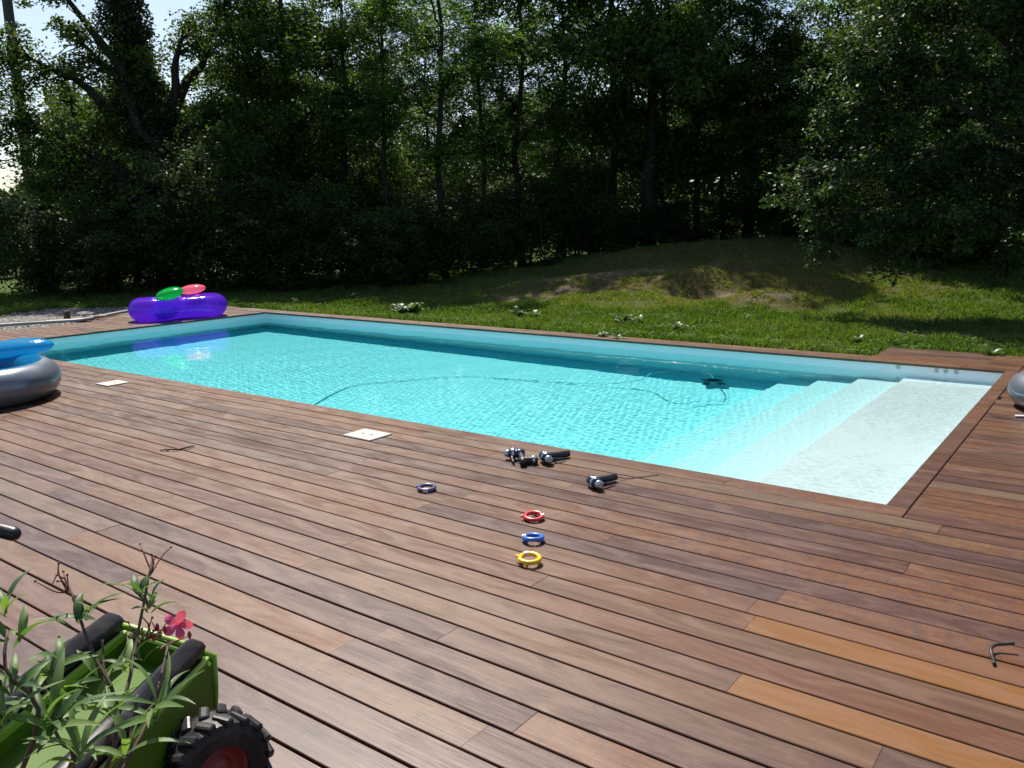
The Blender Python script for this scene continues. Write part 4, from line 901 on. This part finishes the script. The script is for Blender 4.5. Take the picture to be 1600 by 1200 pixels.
# ------------------------------------------------------------------ potted oleander in the foreground
def oleander():
    BX_, BY_ = -.42, -4.47
    e = empty('potted_oleander', (BX_, BY_, 0)); tag(e, 'potted oleander with narrow leaves and one pink flower in the near left corner', 'potted plant')
    q = rs(55); rt = np.array((math.cos(-bearing(230) * -1), math.sin(bearing(230)), 0.0)); fw = np.array((-rt[1], rt[0], 0.0))
    MB().lathe([(.001, .0), (.15, .0), (.16, .02), (.20, .34), (.215, .345), (.215, .38), (.195, .38), (.185, .33), (.001, .33)], 32).build('pot', simple('terracotta', (.36, .14, .08), .8), e, True)
    MB().lathe([(.001, .335), (.10, .338), (.184, .334)], 20).build('soil', simple('potting_soil', (.035, .024, .018), .95, bump=.6), e)
    O = np.array((BX_, BY_, 0.0)); cam_ = np.array(CAM)
    def U(px, py, dist):
        d = np.array(ROT @ Vector((px - 800, 600 - py, -1310.6))); d /= np.linalg.norm(d); return cam_ + d * dist - O
    stem = simple('oleander_stem', (.075, .040, .028), .7); tipm = simple('oleander_tip', (.16, .045, .035), .6)
    ST = MB(); TIP = MB(); whorls = []
    def grow(pts, r0, r1, mb=None, n=14):
        mb = mb or ST; p = pts_smooth(pts, n); mb.tube(p, np.linspace(r0, r1, n), 7); return p
    base = [np.array((dx, dy, .33)) for dx, dy in ((-.03, .02), (.04, .03), (.0, -.04), (.06, -.02), (-.06, -.03))]
    # main stems end where the photo shows their tips
    specs = [((238, 870, 1.92), (215, 990, 1.86), (180, 1130, 1.78), 0), ((108, 915, 1.80), (140, 1010, 1.76), (185, 1140, 1.72), 1), ((12, 985, 1.62), (10, 1050, 1.60), (60, 1130, 1.62), 4),
             ((75, 1120, 1.66), (95, 1160, 1.64), (110, 1200, 1.62), 4), ((262, 1010, 1.94), (245, 1080, 1.88), (210, 1170, 1.8), 3), ((160, 1000, 1.9), (165, 1080, 1.86), (180, 1170, 1.8), 2), ((60, 1050, 1.75), (85, 1110, 1.72), (120, 1180, 1.7), 2), ((215, 1085, 1.7), (205, 1140, 1.7), (190, 1190, 1.7), 3)]
    for (t, m, l, bi) in specs:
        T_, M_, L_ = U(*t), U(*m), U(*l); grow([base[bi], (base[bi] * .55 + L_ * .45) + q.normal(size=3) * .015, L_, M_, T_], .0055, .0022)
    lf = MB(); tints = []
    def leaf(p, d, L, w):
        d = d / np.linalg.norm(d); up = np.array((0, 0, 1.0)) + q.normal(size=3) * .35; s = np.cross(d, up); s /= np.linalg.norm(s); nn = np.cross(s, d); m = 8; vs = []; bend = q.uniform(.0, .20)
        for i in range(m + 1):
            t = i / m; c = p + d * L * t - np.array((0, 0, 1.0)) * bend * L * t * t + nn * L * .10 * math.sin(t * PI); ww = w * max(0.0, math.sin(PI * (t * .96 + .02))) ** .85 * (1 - .25 * t)
            vs += [c + s * ww + nn * ww * .35, c, c - s * ww + nn * ww * .35]
        lf.add(vs, [(i * 3 + j, i * 3 + j + 1, i * 3 + j + 4, i * 3 + j + 3) for i in range(m) for j in (0, 1)]); tints.extend([q.uniform(0, 1) if q.uniform() < .88 else 1.25] * (2 * m))
    def whorl(px, py, dist, n, L=.085, out=.9, wd=.0072, lift=.65):
        L *= .92
        p = U(px, py, dist); a0 = q.uniform(0, 6.28)
        n = max(3, n - 1)
        for k in range(n):
            a = a0 + 2 * PI * k / n + q.uniform(-.4, .4); d = np.array((math.cos(a) * out, math.sin(a) * out, lift * q.uniform(.3, 1.8))); leaf(p + q.normal(size=3) * .004, d, L * q.uniform(.7, 1.25), wd * q.uniform(.8, 1.25))
    for w in [(216, 930, 1.90, 6, .075), (238, 935, 1.91, 4, .06), (232, 955, 1.9, 5, .07), (135, 968, 1.78, 6, .08), (118, 975, 1.77, 5, .085), (12, 960, 1.6, 7, .08), (18, 1000, 1.61, 6, .09), (75, 1130, 1.62, 8, .11), (80, 1145, 1.62, 6, .12), (200, 1050, 1.84, 6, .08), (160, 1060, 1.84, 5, .08),
              (248, 1100, 1.7, 6, .13), (240, 1125, 1.68, 6, .14), (195, 1180, 1.66, 7, .12), (150, 1115, 1.74, 7, .09), (110, 1100, 1.74, 6, .09), (75, 1060, 1.75, 7, .075), (20, 1080, 1.6, 6, .10), (10, 1140, 1.58, 6, .11), (130, 1170, 1.66, 6, .12), (175, 1120, 1.76, 6, .08), (225, 1030, 1.88, 4, .07), (120, 1190, 1.6, 6, .12), (60, 1100, 1.66, 5, .10), (95, 1040, 1.72, 4, .08)]:
        whorl(*w)
    # bare forked tips
    def tips(px, py, dist, ends):
        TIP = MB(); p = U(px, py, dist)
        for ex, ey in ends:
            t = U(ex, ey, dist + q.uniform(-.03, .03)); k = grow([p, (p + t) / 2 + q.normal(size=3) * .006, t], .0020, .0010, TIP, 8); TIP.ball(tuple(k[-1]), .0026, 6, 5)
            if q.uniform() < .7: m_ = k[4]; TIP.tube([m_, m_ + q.normal(size=3) * .012 + np.array((0, 0, .012))], [.0016, .0010], 5)
        TIP.build('bare_tip', tipm, e, True)
    tips(237, 895, 1.92, [(219, 850), (236, 866), (267, 855), (240, 880)]); tips(106, 925, 1.80, [(55, 908), (92, 880), (99, 893), (105, 898), (90, 908)]); tips(215, 1005, 1.88, [(200, 972), (208, 985)]); tips(228, 1000, 1.90, [(238, 965), (262, 970), (256, 985), (250, 992), (240, 985), (232, 978), (222, 982)])
    tips(250, 1015, 1.94, [(298, 992), (284, 998)])
    ST.build('stems', stem, e, True); pass
    LM = leaf_material('oleander_leaf', (.040, .085, .028), (.080, .15, .045), (.16, .24, .08), .35, .48, (1.3, 1.6, .5), .32)
    o = lf.build('leaves', LM, e, True); a = o.data.attributes.new('tint', 'FLOAT', 'FACE'); a.data.foreach_set('value', np.array(tints, np.float32))
    # flower: five rounded petals
    fl = MB(); c = U(278, 976, 1.93); ax = np.array((.70, -.55, .30)); ax /= np.linalg.norm(ax); u = np.cross(ax, (0, 0, 1.0)); u /= np.linalg.norm(u); w_ = np.cross(ax, u)
    for k in range(5):
        a = 2 * PI * k / 5 + .5; d = math.cos(a) * u + math.sin(a) * w_; s = np.cross(ax, d); vs = []; m = 6
        for i in range(m + 1):
            t = i / m; ww = .0105 * max(0.0, math.sin(PI * min(.97, .05 + t ** 1.5 * .88))) ** .8; cc = c + d * .030 * t + ax * (.007 * math.sin(t * 2.4) + .002 * math.sin(k * 3 + 4 * t)); vs += [cc + s * ww + ax * .004 * t, cc, cc - s * ww * .9 - ax * .003]
        fl.add(vs, [(i * 3 + j, i * 3 + j + 1, i * 3 + j + 4, i * 3 + j + 3) for i in range(m) for j in (0, 1)])
    fl.build('flower', weed_mat('pink_petal', (.60, .06, .22), (.80, .14, .36)), e, True)
    b = MB()
    for px, py in ((250, 990), (240, 996), (258, 984), (246, 980), (296, 992)): c2 = U(px, py, 1.91 + q.uniform(-.02, .02)); b.ball(tuple(c2), (.004, .004, .009), 8, 6)
    b.build('buds', simple('bud_red', (.30, .03, .05), .5), e, True)
oleander()
